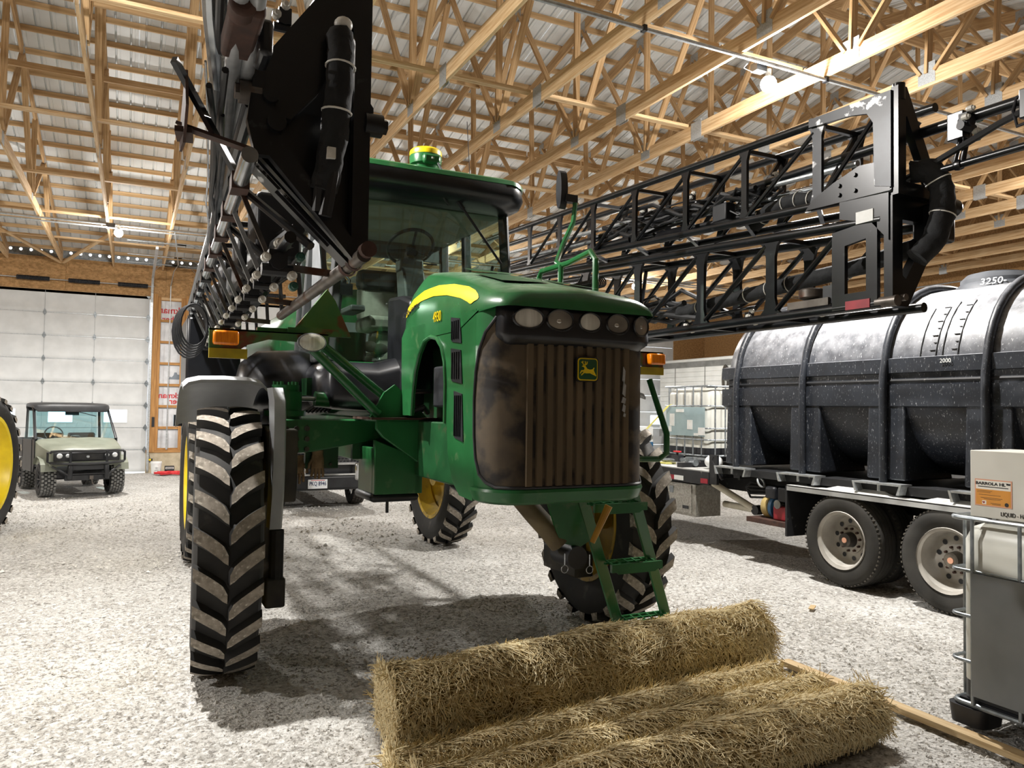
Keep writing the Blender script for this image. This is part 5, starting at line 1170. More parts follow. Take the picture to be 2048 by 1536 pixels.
def truck_wheel(x, y, outer):
    R, w = .505, .27
    b = MB(); b.lathe([(.30, -w * .45), (.34, -w * .52), (.42, -w * .56), (.47, -w * .52), (.495, -w * .44), (.50, -w * .40)], (1, 0, 0), (x, y, R - .01), 48)
    b.lathe([(.50, w * .40), (.495, w * .44), (.47, w * .52), (.42, w * .56), (.34, w * .52), (.30, w * .45)], (1, 0, 0), (x, y, R - .01), 48)
    prof = [(.50, -w * .40)]
    for k in range(4): c = -w * .30 + k * w * .2; prof += [(R, c - w * .07), (R, c + w * .07), (R - .012, c + w * .075), (R - .012, c + w * .125)]
    b.lathe(prof + [(.50, w * .40)], (1, 0, 0), (x, y, R - .01), 48); t = fpart('tire', 'truck_tire', b, smooth=50)
    b = MB(); rg = random.Random(int(y * 10))
    for k in range(64):
        a = 2 * PI * k / 64; c = V((x - w * .45, y + .492 * math.cos(a), R - .01 + .492 * math.sin(a))); b.box(c, (.03, .014, .02), Matrix.Rotation(a + rg.uniform(-.2, .2), 3, 'X'))
    fpart('shoulder_block', 'tread_crumb', b, t, kind='stuff')
    if not outer: return
    xo = x - w / 2
    b = MB(); b.lathe([(.315, -.012), (.32, 0), (.30, .012), (.285, .02), (.27, .10), (.262, .17), (.25, .185), (.15, .185), (.145, .165), (.12, .16), (.001, .16)], (1, 0, 0), (xo, y, R - .01), 40); rm = fpart('wheel_rim', 'truck_rim', b, smooth=40)
    for k in range(10):
        a = 2 * PI * k / 10 + .2; b = MB(); b.lathe([(.001, .178), (.026, .178)], (1, 0, 0), (xo, y + .205 * math.cos(a), R - .01 + .205 * math.sin(a)), 12); fpart('hand_hole', 'black', b, rm)
        b = MB(); b.tube((xo + .19, y + .125 * math.cos(a + .3), R - .01 + .125 * math.sin(a + .3)), (xo + .13, y + .125 * math.cos(a + .3), R - .01 + .125 * math.sin(a + .3)), .016, .012, n=6); fpart('lug_nut', 'rust', b, rm)
    b = MB(); b.tube((xo + .17, y, R - .01), (xo + .06, y, R - .01), .085, .075, n=20); fpart('hub', 'dusty_black', b, rm)
    b = MB(); b.tube((xo + .06, y, R - .01), (xo + .05, y, R - .01), .03, n=14); fpart('hub_cap', 'label_peach', b, rm)
for y in (6.03, 4.80):
    truck_wheel(7.17, y, True); truck_wheel(7.50, y, False); truck_wheel(9.06, y, False); truck_wheel(9.39, y, False)
    b = MB(); b.tube((7.2, y, .5), (9.36, y, .5), .06, n=12); b.b2((7.7, y - .25, .55), (7.9, y + .25, .8)); fpart('axle', 'trailer_black', b)
# rear deck
b = MB(); b.b2((7.12, 8.3, .97), (9.44, 12.2, 1.06)); fpart('deck_frame', 'trailer_black', b)
b = MB(); b.b2((7.12, 8.3, 1.06), (9.44, 12.2, 1.075)); fpart('deck', 'fender_plate', b)
for (y0, y1, m_) in ((9.05, 9.38, 'red_tape'), (8.84, 9.04, 'white_label'), (8.32, 8.46, 'red_tape')): b = MB(); b.b2((7.112, y0, .90), (7.12, y1, .965)); fpart('reflective_tape', m_, b)
b = MB(); b.b2((7.12, 8.3, .88), (7.16, 12.2, .97)); fpart('rub_rail', 'trailer_black', b)
b = MB(); b.b2((7.16, 8.62, .40), (7.62, 9.55, .86)); tbx = fpart('tool_box', 'diamond', b, bevel=.01)
b = MB(); b.b2((7.148, 8.70, .44), (7.16, 9.48, .84)); fpart('tool_box_door', 'diamond', b, tbx)
b = MB(); b.b2((7.138, 9.10, .70), (7.148, 9.18, .80)); fpart('latch', 'galv_dark', b, tbx)
b = MB(); b.b2((7.14, 8.76, .50), (7.148, 8.88, .545)); fpart('maker_plate', 'black', b, tbx)
b = MB(); b.tube((7.25, 8.35, .9), (7.45, 7.75, .60), .045, n=12); b.tube((7.45, 7.75, .60), (7.5, 8.4, .60), .045, n=12); fpart('drain_pipe', 'pvc', b)
b = MB(); b.tube((7.40, 7.72, .60), (7.50, 7.72, .60), .065, n=16); fpart('pipe_valve', 'black', b)
b = MB(); b.pipe([(7.14, 8.22, 1.28), (7.14, 8.25, 1.22), (7.14, 8.05, .98)], .018, 8); b.b2((7.13, 8.15, .9), (7.17, 8.3, 1.3)); fpart('stake', 'trailer_black', b)
b = MB(); b.b2((7.1, 6.85, .50), (7.7, 7.55, .56)); fpart('pump_shelf', 'rust', b)
b = MB()
for k in range(5): b.pipe([(7.5 + .05 * k, 7.0 + .1 * k, .9), (7.4, 7.4 + .08 * k, .8 + .04 * k), (7.5, 7.9, .75 + .05 * k), (7.7, 8.2, .85)], .014, 6)
fpart('plumbing_hose', 'hose', b)
# gas engine pump on its shelf
pm = thing('water_pump', (7.35, 7.15, .56), 'small petrol engine pump with red shroud on trailer shelf', 'pump')
b = MB(); b.b2((7.18, 6.88, .56), (7.5, 7.18, .74)); b.build('engine_block', 'engine_red', pm, bevel=.02)
b = MB(); b.b2((7.16, 6.9, .80), (7.44, 7.08, .97)); b.tube((7.3, 7.0, .97), (7.3, 7.0, 1.0), .04); b.build('fuel_tank', 'black', pm, bevel=.03)
b = MB(); b.b2((7.14, 7.12, .82), (7.40, 7.28, .97)); b.build('air_cleaner', 'black', pm, bevel=.03)
b = MB(); b.tube((7.16, 7.09, .76), (7.24, 7.09, .76), .055, n=16); b.build('carburettor', 'steel', pm)
b = MB(); b.lathe([(.06, 0), (.14, .02), (.155, .07), (.14, .12), (.05, .14)], (0, 1, 0), (7.33, 7.28, .70), 24); b.build('pump_housing', 'pump_tan', pm)
b = MB(); b.lathe([(.10, 0), (.15, .0), (.15, .05), (.10, .05)], (0, 1, 0), (7.33, 7.22, .70), 24); b.build('adapter_ring', 'pump_blue', pm)
b = MB(); b.pipe([(7.2 + .05 * math.cos(a), 7.4 + .05 * math.sin(a) * .7, 1.0 + .055 * math.sin(a)) for a in [k * PI / 8 for k in range(16)]], .012, 8, True); b.build('outlet_clamp', 'galv', pm)

# ---- caged totes (intermediate bulk containers)
def tote(name, x0, x1, y0, y1, z0, h, label, group, bars_z, sheet, sheet_m, dark_z, nb=4):
    t = thing(name, ((x0 + x1) / 2, (y0 + y1) / 2, z0), label, 'tote', group)
    P_ = lambda n, m, b, **k: b.build(n, m, t, **k)
    ins = .035; zb = z0 + .15; zt = z0 + h
    def rr2(x0, x1, y0, y1, r, z):
        o = []
        for (cx, cy, a0) in ((x1 - r, y1 - r, 0), (x0 + r, y1 - r, 90), (x0 + r, y0 + r, 180), (x1 - r, y0 + r, 270)):
            for k in range(6): a = math.radians(a0 + 18 * k); o.append((cx + r * math.cos(a), cy + r * math.sin(a), z))
        return o
    zz = dark_z if dark_z else zb
    b = MB(); b.loft([rr2(x0 + ins, x1 - ins, y0 + ins, y1 - ins, .10, zz), rr2(x0 + ins, x1 - ins, y0 + ins, y1 - ins, .10, zt - .14), rr2(x0 + ins + .02, x1 - ins - .02, y0 + ins + .02, y1 - ins - .02, .11, zt - .07), rr2(x0 + .12, x1 - .12, y0 + .12, y1 - .12, .12, zt - .03), rr2(x0 + .3, x1 - .3, y0 + .3, y1 - .3, .12, zt - .02)]); P_('bottle', 'ibc_plastic', b, smooth=50)
    if dark_z: b = MB(); b.loft([rr2(x0 + ins, x1 - ins, y0 + ins, y1 - ins, .10, zb), rr2(x0 + ins, x1 - ins, y0 + ins, y1 - ins, .10, dark_z)]); P_('bottle_base', 'black', b, smooth=50)
    b = MB(); b.lathe([(.09, zt - .03), (.09, zt + .02), (.001, zt + .025)], (0, 0, 1), ((x0 + x1) / 2, (y0 + y1) / 2, 0), 20); P_('fill_cap', 'black', b)
    for z in bars_z:
        b = MB(); b.pipe(rr2(x0, x1, y0, y1, .06, z), .011 if z < bars_z[-1] - .01 else .014, 8, True); P_('cage_bar', 'ibc_cage', b)
    for k in range(nb + 1):
        f = .13 + .74 * k / nb
        for (p) in ((x0 - .004, y0 + (y1 - y0) * f), (x1 + .004, y0 + (y1 - y0) * f), (x0 + (x1 - x0) * f, y0 - .004), (x0 + (x1 - x0) * f, y1 + .004)):
            b = MB(); b.tube((p[0], p[1], zb - .02), (p[0], p[1], bars_z[-1]), .011, n=8); P_('cage_post', 'ibc_cage', b)
    if sheet: (ya, yb, za, zc) = sheet; b = MB(); b.b2((x0 - .022, ya, za), (x0 - .016, yb, zc)); P_('name_sheet', sheet_m, b)
    for (cx, cy) in ((x0 + .1, y0 + .1), (x1 - .1, y0 + .1), (x0 + .1, y1 - .1), (x1 - .1, y1 - .1), ((x0 + x1) / 2, y0 + .1), ((x0 + x1) / 2, y1 - .1)):
        b = MB(); b.loft([rr2(cx - .11, cx + .11, cy - .11, cy + .11, .06, z0), rr2(cx - .12, cx + .12, cy - .12, cy + .12, .06, z0 + .11)]); P_('pallet_foot', 'black', b)
    b = MB(); b.pipe(rr2(x0 + .01, x1 - .01, y0 + .01, y1 - .01, .06, z0 + .125), .016, 8, True); P_('pallet_rail', 'galv_dark', b)
    b = MB(); b.b2((x0 + .04, y0 + .04, z0 + .115), (x1 - .04, y1 - .04, z0 + .145)); P_('pallet_deck', 'black', b)
    return t
tote('tote', 4.54, 5.74, 1.96, 3.08, .04, 1.24, 'white caged liquid tote with grey steel sheet beside the timber', None, (.42, .69, .96, 1.275), (1.98, 2.93, .23, .955), 'ibc_sheet', .30, 3)
tt = tote('tote', 8.0, 9.1, 9.35, 10.45, 1.075, 1.22, 'white caged liquid tote standing on the trailer deck', None, (1.45, 1.63, 1.98, 2.29), (9.40, 10.36, 1.50, 1.96), 'ibc_sheet_light', 1.32, 4)
for (y, z, w, h) in ((10.2, 1.75, .12, .2), (9.75, 1.68, .13, .15), (9.47, 1.58, .16, .12), (9.6, 1.53, .10, .04), (10.25, 1.6, .07, .09), (10.0, 1.9, .2, .05)):
    b = MB(); b.b2((7.972, y - w / 2, z - h / 2), (7.977, y + w / 2, z + h / 2)); b.build('sticker', 'white_label', tt)
# carton on the near tote
bx = thing('carton', (4.85, 2.76, 1.285), 'white cardboard carton with an orange label on top of the caged tote', 'box')
b = MB(); b.b2((4.60, 2.50, 1.285), (5.0, 2.985, 1.685)); b.build('carton_body', 'cardboard_white', bx, bevel=.004)
lx = 4.598
def lab(y0, y1, z0, z1, m_, d, n='label'): b = MB(); b.b2((lx - d, y0, z0), (lx, y1, z1)); return b.build(n, m_, bx)
lab(2.735, 2.955, 1.355, 1.515, 'label_peach', .001); lab(2.742, 2.948, 1.455, 1.508, 'label_white', .0015); lab(2.742, 2.948, 1.362, 1.455, 'label_orange', .0015)
text('BARROLA HL\u2122', 'lettering', .024, 'ink', bx, (lx - .003, 2.845, 1.489), (RX, 0, math.radians(-90)), .0004, 1.25, bold=.0008)
lab(2.755, 2.935, 1.468, 1.473, 'ink', .002, 'print_line')
for (y0, y1, z) in ((2.85, 2.94, 1.445), (2.86, 2.94, 1.437), (2.80, 2.93, 1.422), (2.79, 2.92, 1.405), (2.80, 2.90, 1.398), (2.80, 2.86, 1.375), (2.80, 2.85, 1.369)): lab(y0, y1, z - .001, z + .001, 'ink', .002, 'print_line')
lab(2.885, 2.91, 1.366, 1.388, 'label_white', .002, 'print_mark'); b = MB(); b.prism([(2.90, 1.370), (2.892, 1.378), (2.895, 1.384), (2.90, 1.38), (2.905, 1.384), (2.908, 1.378)], 'x', lx - .003, lx - .002); b.build('print_mark', 'red_tape', bx)
b = MB(); b.lathe([(.001, 0), (.012, 0)], (-1, 0, 0), (lx - .0025, 2.765, 1.374), 14); b.build('print_mark', 'ink', bx)
text('LIQUID - HANDLE WITH CARE', 'lettering', .034, 'ink', bx, (lx - .001, 2.62, 1.317), (RX, 0, math.radians(-90)), .0004, .78, bold=.0004)
b = MB(); b.prism([(2.585, 1.69), (2.60, 1.69), (2.625, 1.80), (2.58, 1.79)], 'x', 4.86, 4.875); b.beam((4.868, 2.592, 1.686), (4.868, 2.55, 1.686), .02, .012)
tag(b.build('paint_paddle', 'rust', org=V((4.87, 2.58, 1.686))), 'brown wooden stirring paddle on top of the white carton', 'paddle')
# timber on the gravel
b = MB(); b.box((0, 0, 0), (2.9, .089, .038)); o = b.build('timber', 'lumber', bevel=.003); o.location = (4.42, 2.86, .030); o.rotation_euler = (0, 0, math.radians(-90.5)); tag(o, 'long sawn softwood timber lying under the tote foot', 'timber')
# clutter on the deck
dk = thing('hose_coupling', (7.45, 9.3, 1.08), 'black hose with a red ball valve lying on trailer deck', 'hose')
b = MB(); b.pipe([(7.5, 10.3, 1.30), (7.42, 10.2, 1.33), (7.38, 10.05, 1.28), (7.4, 9.9, 1.16), (7.45, 9.7, 1.13), (7.5, 9.4, 1.15), (7.6, 9.2, 1.18), (7.65, 8.7, 1.17)], .03, 8); b.build('suction_hose', 'galv_dark', dk)
b = MB(); b.b2((7.46, 9.38, 1.12), (7.56, 9.55, 1.22)); b.tube((7.5, 9.46, 1.2), (7.5, 9.46, 1.27), .02); b.build('valve', 'black', dk); b = MB(); b.b2((7.47, 9.4, 1.265), (7.53, 9.52, 1.285)); b.build('valve_lever', 'red_plastic', dk)
b = MB(); b.tube((7.4, 9.05, 1.08), (7.4, 9.05, 1.22), .06, n=14); b.tube((7.4, 8.9, 1.14), (7.4, 9.1, 1.14), .05, n=14); tag(b.build('strainer', 'galv_dark', org=V((7.4, 9.05, 1.08))), 'grey strainer cup on the trailer deck edge', 'strainer')
b = MB(); b.ball((7.4, 8.52, 1.18), (.12, .14, .10), 14, 10); tag(b.build('float_ball', 'white_plastic', org=V((7.4, 8.52, 1.08))), 'white plastic float on the trailer deck corner', 'float')
b = MB(); b.b2((7.35, 9.55, 1.08), (7.55, 9.78, 1.10)); tag(b.build('yellow_rag', 'strap_yellow', org=V((7.45, 9.66, 1.08))), 'crumpled yellow rag on the trailer deck', 'rag')
b = MB(); pts = [(7.96, 10.2, 2.0), (7.9, 10.2, 1.98), (7.55, 10.45, 1.5), (7.3, 10.6, 1.1)]
for p, q in zip(pts, pts[1:]): b.beam(p, q, .045, .004, up=(-1, 0, .3))
tag(b.build('ratchet_strap', 'strap_yellow', org=V((7.3, 10.6, 1.08))), 'pale yellow ratchet strap over the deck tote', 'strap')
b = MB(); b.b2((7.5, 10.75, 1.08), (8.0, 11.2, 1.62)); cs = b.build('carton', 'white_plastic', org=V((7.75, 11, 1.08))); tag(cs, 'white and blue carton at the far end of the deck', 'box')
b = MB(); b.b2((7.496, 10.74, 1.28), (8.0, 11.2, 1.36)); b.build('blue_band', 'pump_blue', cs)

# ---- long white van trailer by the strand board wall
vt = thing('van_trailer', (18.6, 17, 0), 'long white slat-sided van trailer parked along the strand board wall', 'trailer')
for k in range(13):
    z = 1.22 + k * .17
    b = MB(); b.b2((17.50, 11.0, z), (17.53, 23.1, z + .164)); b.build('side_slat', 'trailer_white', vt)
b = MB(); b.b2((17.535, 11.0, 1.1), (19.9, 23.1, 3.40)); b.build('van_body', 'trailer_white', vt)
b = MB(); b.b2((17.47, 10.95, 3.42), (19.93, 23.15, 3.60)); b.build('top_rail', 'trailer_rail', vt); b = MB(); b.b2((17.47, 10.95, 3.60), (19.93, 23.15, 3.72)); b.build('van_roof', 'trailer_white', vt, bevel=.04)
b = MB(); b.b2((17.48, 10.95, .95), (17.56, 23.1, 1.2)); b.build('bottom_rail', 'trailer_rail', vt)
for y in (12.6, 14.2, 15.8, 17.4, 19, 20.6, 22.2): b = MB(); b.b2((17.49, y, 1.22), (17.50, y + .03, 3.42)); b.build('seam', 'trailer_rail', vt)
for y in (20.9, 22.1):
    b = MB(); b.lathe([(.28, -.12), (.42, -.13), (.5, -.1), (.5, .1), (.42, .13), (.28, .12)], (1, 0, 0), (17.75, y, .5), 28); b.lathe([(.28, -.1), (.1, 0), (.001, 0)], (1, 0, 0), (17.75, y, .5), 20); b.build('wheel', 'truck_tire', vt)
b = MB(); b.b2((17.7, 11.6, .0), (17.8, 11.75, 1.0)); b.b2((19.4, 11.6, 0), (19.5, 11.75, 1.0)); b.build('landing_leg', 'trailer_rail', vt)
b = MB(); b.b2((17.47, 20.2, 1.03), (17.48, 20.6, 1.12)); b.build('reflector', 'red_plastic', vt)
b = MB(); b.pipe([(17.4, 19.5 + .12 * math.cos(a), 2.95 + .45 * math.sin(a)) for a in [k * PI / 8 for k in range(16)]], .04, 6, True); b.build('hanging_loop', 'dusty_black', vt)

# ================================================================== STRAW BLANKET ROLLS
mat('straw_core', '97814f', '6b5832', rough=.95, scale=18, detail=5, bump=.8, bscale=30)
mat('straw', 'eee2bb', 'c6ae7a', rough=.7, scale=40, detail=1, lo=.3, hi=.7)
def straw_roll(x0, x1, y0, y1, r0, r1, zc, label, flat=1.0, count=9000, seed=1):
    t = thing('straw_roll', ((x0 + x1) / 2, (y0 + y1) / 2, 0), label, 'straw roll', None)
    rg = random.Random(seed); b = MB(); N = 40; n = 28; secs = []
    def R_(f, a): return 1 + .05 * math.sin(a * 3 + f * 9) + .05 * math.sin(f * 23 + a * 2) + .03 * math.sin(f * 41 - a * 5)
    def pos(f, a, k=1.0):
        r = r0 + (r1 - r0) * f; q = R_(f, a) * k
        return V((x0 + (x1 - x0) * f, y0 + (y1 - y0) * f + math.cos(a) * r * q, max(.0, zc * r + math.sin(a) * r * flat * q)))
    for i in range(N + 1):
        f = i / N; k = 1.0
        if i in (0, N): k = .90
        secs.append([pos(f, 2 * PI * j / n, k) for j in range(n)])
    b.loft(secs); b.build('roll_core', 'straw_core', t, smooth=60)
    b = MB()
    for i in range(count):
        f = rg.random(); a = rg.uniform(-.5, 3.9) ; 
        if i % 12 == 0:                                  # the near end face
            f = 0.0; rr_ = math.sqrt(rg.random()); p = pos(0, rg.random() * 6.28, rr_ * .95); nrm = V((-1, 0, 0)); tg = V((0, rg.uniform(-1, 1), rg.uniform(-1, 1)))
        elif i % 29 == 0:
            f = 1.0; rr_ = math.sqrt(rg.random()); p = pos(1, rg.random() * 6.28, rr_ * .95); nrm = V((1, 0, 0)); tg = V((0, rg.uniform(-1, 1), rg.uniform(-1, 1)))
        else:
            p = pos(f, a); nrm = V((0, math.cos(a), math.sin(a))); tn = V((0, -math.sin(a), math.cos(a))); th = rg.uniform(0, PI); tg = V((1, 0, 0)) * math.cos(th) + tn * math.sin(th)
        tg = (tg + nrm * rg.uniform(-.08, .10)).normalized(); l = rg.uniform(.04, .12); w = rg.uniform(.0013, .0028)
        p = p + nrm * rg.uniform(-.006, .012); sd = tg.cross(nrm)
        if sd.length < 1e-3: continue
        sd.normalize(); sd *= w; up_ = nrm * w
        mid = p + tg * l * .5 + nrm * rg.uniform(-.001, .003); q = p + tg * l
        if q.z < .002: continue
        b.add([p - sd, p + up_, p + sd, mid - sd, mid + up_, mid + sd, q - sd, q + up_, q + sd], [(0, 1, 4, 3), (1, 2, 5, 4), (3, 4, 7, 6), (4, 5, 8, 7)])
    o = b.build('straw', 'straw', t, smooth=None, flip=False); o['kind'] = 'stuff'
    return t
straw_roll(1.33, 4.24, 4.24, 4.42, .215, .232, .95, 'thick tight straw blanket roll beneath the ladder foot', count=19000, seed=1)
straw_roll(1.20, 3.98, 3.72, 3.98, .12, .13, .55, 'low flattened straw roll pressed against the thick roll', .75, 11000, 2)
straw_roll(1.25, 4.00, 3.42, 3.64, .14, .14, .6, 'slack straw roll between the two low outer rolls', .75, 11000, 3)
straw_roll(1.35, 3.98, 2.96, 3.22, .19, .17, .75, 'rounded straw roll on the open side of the slack rolls', .85, 13000, 4)

# ================================================================== UTILITY VEHICLE (local axes: -y is forward)
mat('utv_body', '868a7c', '767a6c', rough=.45, scale=3)
mat('utv_black', '1a1b1e', '26282b', rough=.4, scale=6)
mat('utv_tire', '232425', '3a3a39', rough=.85, scale=12)
mat('tread_grey', '8d8d8a', '6b6b69', rough=.9, scale=20)
mat('rim_dark', '2b2d30', '3c3e41', rough=.35, metal=.5, scale=8)
mat('chrome', 'd8dadb', 'c2c5c7', rough=.12, metal=.9, scale=8)
mat('head_lens', 'e6e8e8', 'cfd2d3', rough=.08, scale=9, spec=.8)
mat('truck_paint', '1b1d20', '24262a', rough=.25, scale=3, spec=.6)
mat('plate_white', 'e3e6e8', 'd5d9dc', rough=.4, scale=5)
mat('plate_ink', '24305a', rough=.5)
mat('leather', '9c8262', '7d654a', rough=.85, scale=14, bump=.4)
glass('utv_glass', 'd4eef2', .12)
uv = thing('utility_vehicle', (-.92, 18.25, 0), 'olive and black side-by-side utility vehicle before the overhead door', 'vehicle', rz=math.radians(15), local=True)
U = lambda n, m, b, parent=None, **k: b.build(n, m, parent or uv, **k)
def knob_wheel(x, y, R, w):
    b = MB(); b.lathe([(.19, -w * .42), (.24, -w * .52), (R - .05, -w * .5), (R - .022, -w * .4), (R - .02, 0), (R - .022, w * .4), (R - .05, w * .5), (.24, w * .52), (.19, w * .42)], (1, 0, 0), (x, y, R - .01), 32); t = U('tire', 'utv_tire', b)
    b = MB(); b.mi = 0
    for k in range(26):
        a = 2 * PI * k / 26
        for j in range(5):
            xx = x + (-.40 + .2 * j) * w; aa = a + (.12 if j % 2 else 0); b.box((xx, y + (R - .014) * math.cos(aa), R - .01 + (R - .014) * math.sin(aa)), (w * .15, .024, .05), Matrix.Rotation(aa, 3, 'X'))
    U('tread_knobs', 'tread_grey', b, t, kind='stuff')
    o = -1 if x < 0 else 1
    b = MB(); b.lathe([(.20, w * .44 * o), (.185, w * .40 * o), (.18, w * .1 * o), (.06, w * .25 * o), (.04, w * .32 * o), (.001, w * .32 * o)], (1, 0, 0), (x, y, R - .01), 24)
    for k in range(7): a = 2 * PI * k / 7; b.beam((x + w * .3 * o, y + .04 * math.cos(a), R - .01 + .04 * math.sin(a)), (x + w * .40 * o, y + .185 * math.cos(a), R - .01 + .185 * math.sin(a)), .03, .03)
    U('wheel_rim', 'rim_dark', b)
for (x, y) in ((-.63, 0), (.63, 0), (-.63, 2.05), (.63, 2.05)): knob_wheel(x, y, .345, .27)
b = MB(); b.b2((-.5, -.35, .38), (.5, 2.5, .5)); b.b2((-.62, .45, .36), (.62, 1.6, .46)); b.tube((-.55, 0, .36), (.55, 0, .36), .04); b.tube((-.55, 2.05, .36), (.55, 2.05, .36), .04); U('chassis', 'utv_black', b)
b = MB(); secs = []
for (y, w, z0, z1) in ((-.50, .58, .70, .93), (-.46, .64, .62, .97), (-.2, .70, .62, 1.02), (.15, .74, .62, 1.08), (.42, .76, .62, 1.14)):
    secs.append([(-w, y, z0), (-w, y, z1 - .06), (-w + .06, y, z1 - .01), (-.25, y, z1 + .02), (0, y, z1 + .012), (.25, y, z1 + .02), (w - .06, y, z1 - .01), (w, y, z1 - .06), (w, y, z0)])
b.loft(secs); U('hood', 'utv_body', b, smooth=40)
b = MB(); b.b2((-.60, -.54, .72), (.60, -.47, .90)); U('grille', 'utv_black', b, bevel=.02)
b = MB(); b.b2((-.28, -.555, .745), (.28, -.535, .87)); U('grille_mesh', 'black_rubber', b)
b = MB(); b.prism([(-.028, .80), (0, .78), (.03, .795), (.025, .83), (-.02, .83)], 'y', -.562, -.555); U('badge', 'galv', b)
for s in (-1, 1):
    for (x, r) in ((.50, .052), (.355, .040)):
        b = MB(); b.lathe([(.001, -.03), (r * .7, -.025), (r, 0), (r, .03)], (0, 1, 0), (s * x, -.55, .83), 18); U('headlamp', 'head_lens', b)
    b = MB(); b.b2((s * .33 - .045, -.68, .36), (s * .33 + .045, -.60, .66)); U('bumper_guard', 'utv_black', b, bevel=.03)
    b = MB(); b.prism([(.5, .45), (.62, .45), (.66, 1.12), (.42, 1.14), (.40, .62)], 'x', s * .77 - .01, s * .77 + .01); b.prism([(.62, .45), (1.62, .45), (1.62, 1.1), (.66, 1.12)], 'x', s * .77 - .02, s * .77 + .02); U('door_panel', 'utv_black', b)
    b = MB(); b.add([(s * .775, .68, 1.12), (s * .775, 1.6, 1.1), (s * .71, 1.6, 1.72), (s * .71, 1.02, 1.74)], [(0, 1, 2, 3)]); U('door_window', 'utv_glass', b, flip=False)
    b = MB(); b.pipe([(s * .76, .44, 1.12), (s * .71, .98, 1.74), (s * .70, 1.2, 1.80), (s * .70, 1.7, 1.80), (s * .72, 1.68, 1.1), (s * .74, 1.66, .5)], .028, 8); U('roll_bar', 'utv_black', b)
    b = MB(); secs = [[(s * .52, y0, z), (s * .80, y0, z)] for (y0, z) in ((-.44, .52), (-.40, .66), (-.25, .76), (0, .80), (.25, .76), (.40, .62))]; b.loft(secs, False, False); U('wheel_arch', 'utv_body', b, flip=False)
    b = MB(); b.pipe([(s * .66, -.58, .90), (s * .70, -.5, .90), (s * .70, -.5, .72), (s * .66, -.56, .70)], .022, 8); U('bumper_wing', 'utv_black', b)
b = MB(); b.pipe([(-.66, -.56, .92), (-.5, -.62, .93), (0, -.66, .92), (.5, -.62, .93), (.66, -.56, .92)], .024, 8); b.pipe([(-.66, -.56, .70), (-.4, -.66, .68), (0, -.68, .67), (.4, -.66, .68), (.66, -.56, .70)], .026, 8)
for s in (-1, 1): b.tube((s * .33, -.645, .925), (s * .33, -.65, .42), .026, n=8); b.tube((s * .33, -.65, .44), (s * .62, -.5, .62), .02, n=8)
b.tube((-.33, -.645, .47), (.33, -.645, .47), .014, n=8); b.b2((-.4, -.6, .34), (.4, -.5, .44)); b.b2((-.33, -.62, .55), (.33, -.56, .66)); U('brush_guard', 'utv_black', b)
b = MB(); b.b2((.02, -.66, .36), (.09, -.60, .43)); b.pipe([(.06, -.64, .37), (.07, -.65, .30), (.09, -.64, .26)], .014, 6); U('tow_hook', 'steel_dirty', b)
b = MB(); b.add([(-.73, .44, 1.13), (.73, .44, 1.13), (.67, .98, 1.73), (-.67, .98, 1.73)], [(0, 1, 2, 3)]); U('windscreen', 'utv_glass', b, flip=False)
b = MB(); b.add([(-.66, 1.70, 1.15), (.66, 1.70, 1.15), (.66, 1.72, 1.73), (-.66, 1.72, 1.73)], [(0, 1, 2, 3)]); U('rear_window', 'utv_glass', b, flip=False)
b = MB(); secs = []
for (y, z, w) in ((.86, 1.76, .66), (.90, 1.83, .72), (1.1, 1.87, .74), (1.6, 1.88, .74), (1.82, 1.85, .72), (1.85, 1.77, .70)): secs.append([(-w, y, z - .07), (-w, y, z - .02), (-w + .06, y, z), (-.4, y, z + .012), (.4, y, z + .012), (w - .06, y, z), (w, y, z - .02), (w, y, z - .07)])
b.loft(secs); U('roof', 'utv_black', b, smooth=40)
b = MB(); b.b2((-.70, .40, 1.05), (.70, .62, 1.13)); b.prism([(-.12, 1.10), (.12, 1.10), (.07, 1.20), (-.07, 1.20)], 'y', .55, .65); U('dashboard', 'utv_black', b, bevel=.02)
b = MB(); b.pipe([(-.36 + .17 * math.cos(a), .82 + .06 * math.sin(a), 1.22 + .15 * math.sin(a)) for a in [k * PI / 8 for k in range(16)]], .014, 6, True); b.tube((-.36, .82, 1.22), (-.36, .6, 1.1), .02); U('steering_wheel', 'utv_black', b)
b = MB(); b.b2((-.6, 1.2, .72), (.6, 1.6, .86)); b.b2((-.6, 1.52, .86), (-.05, 1.64, 1.22)); b.b2((.05, 1.52, .86), (.6, 1.64, 1.22)); U('bench_seat', 'utv_black', b, bevel=.04)
b = MB(); b.b2((-.13, .93, 1.62), (.13, .97, 1.70)); b.tube((0, .98, 1.66), (0, 1.0, 1.74), .012); U('rear_view_mirror', 'utv_black', b, bevel=.02)
b = MB(); b.tube((.08, .90, 1.70), (.45, .86, 1.60), .008, n=6); U('wiper', 'utv_black', b)
b = MB(); b.b2((-.74, 1.75, .70), (.74, 2.85, .78)); b.b2((-.78, 1.75, .70), (-.72, 2.85, 1.08)); b.b2((.72, 1.75, .70), (.78, 2.85, 1.08)); b.b2((-.76, 2.80, .70), (.76, 2.86, 1.08)); b.b2((-.76, 1.74, .70), (.76, 1.79, 1.10)); U('cargo_box', 'utv_black', b)

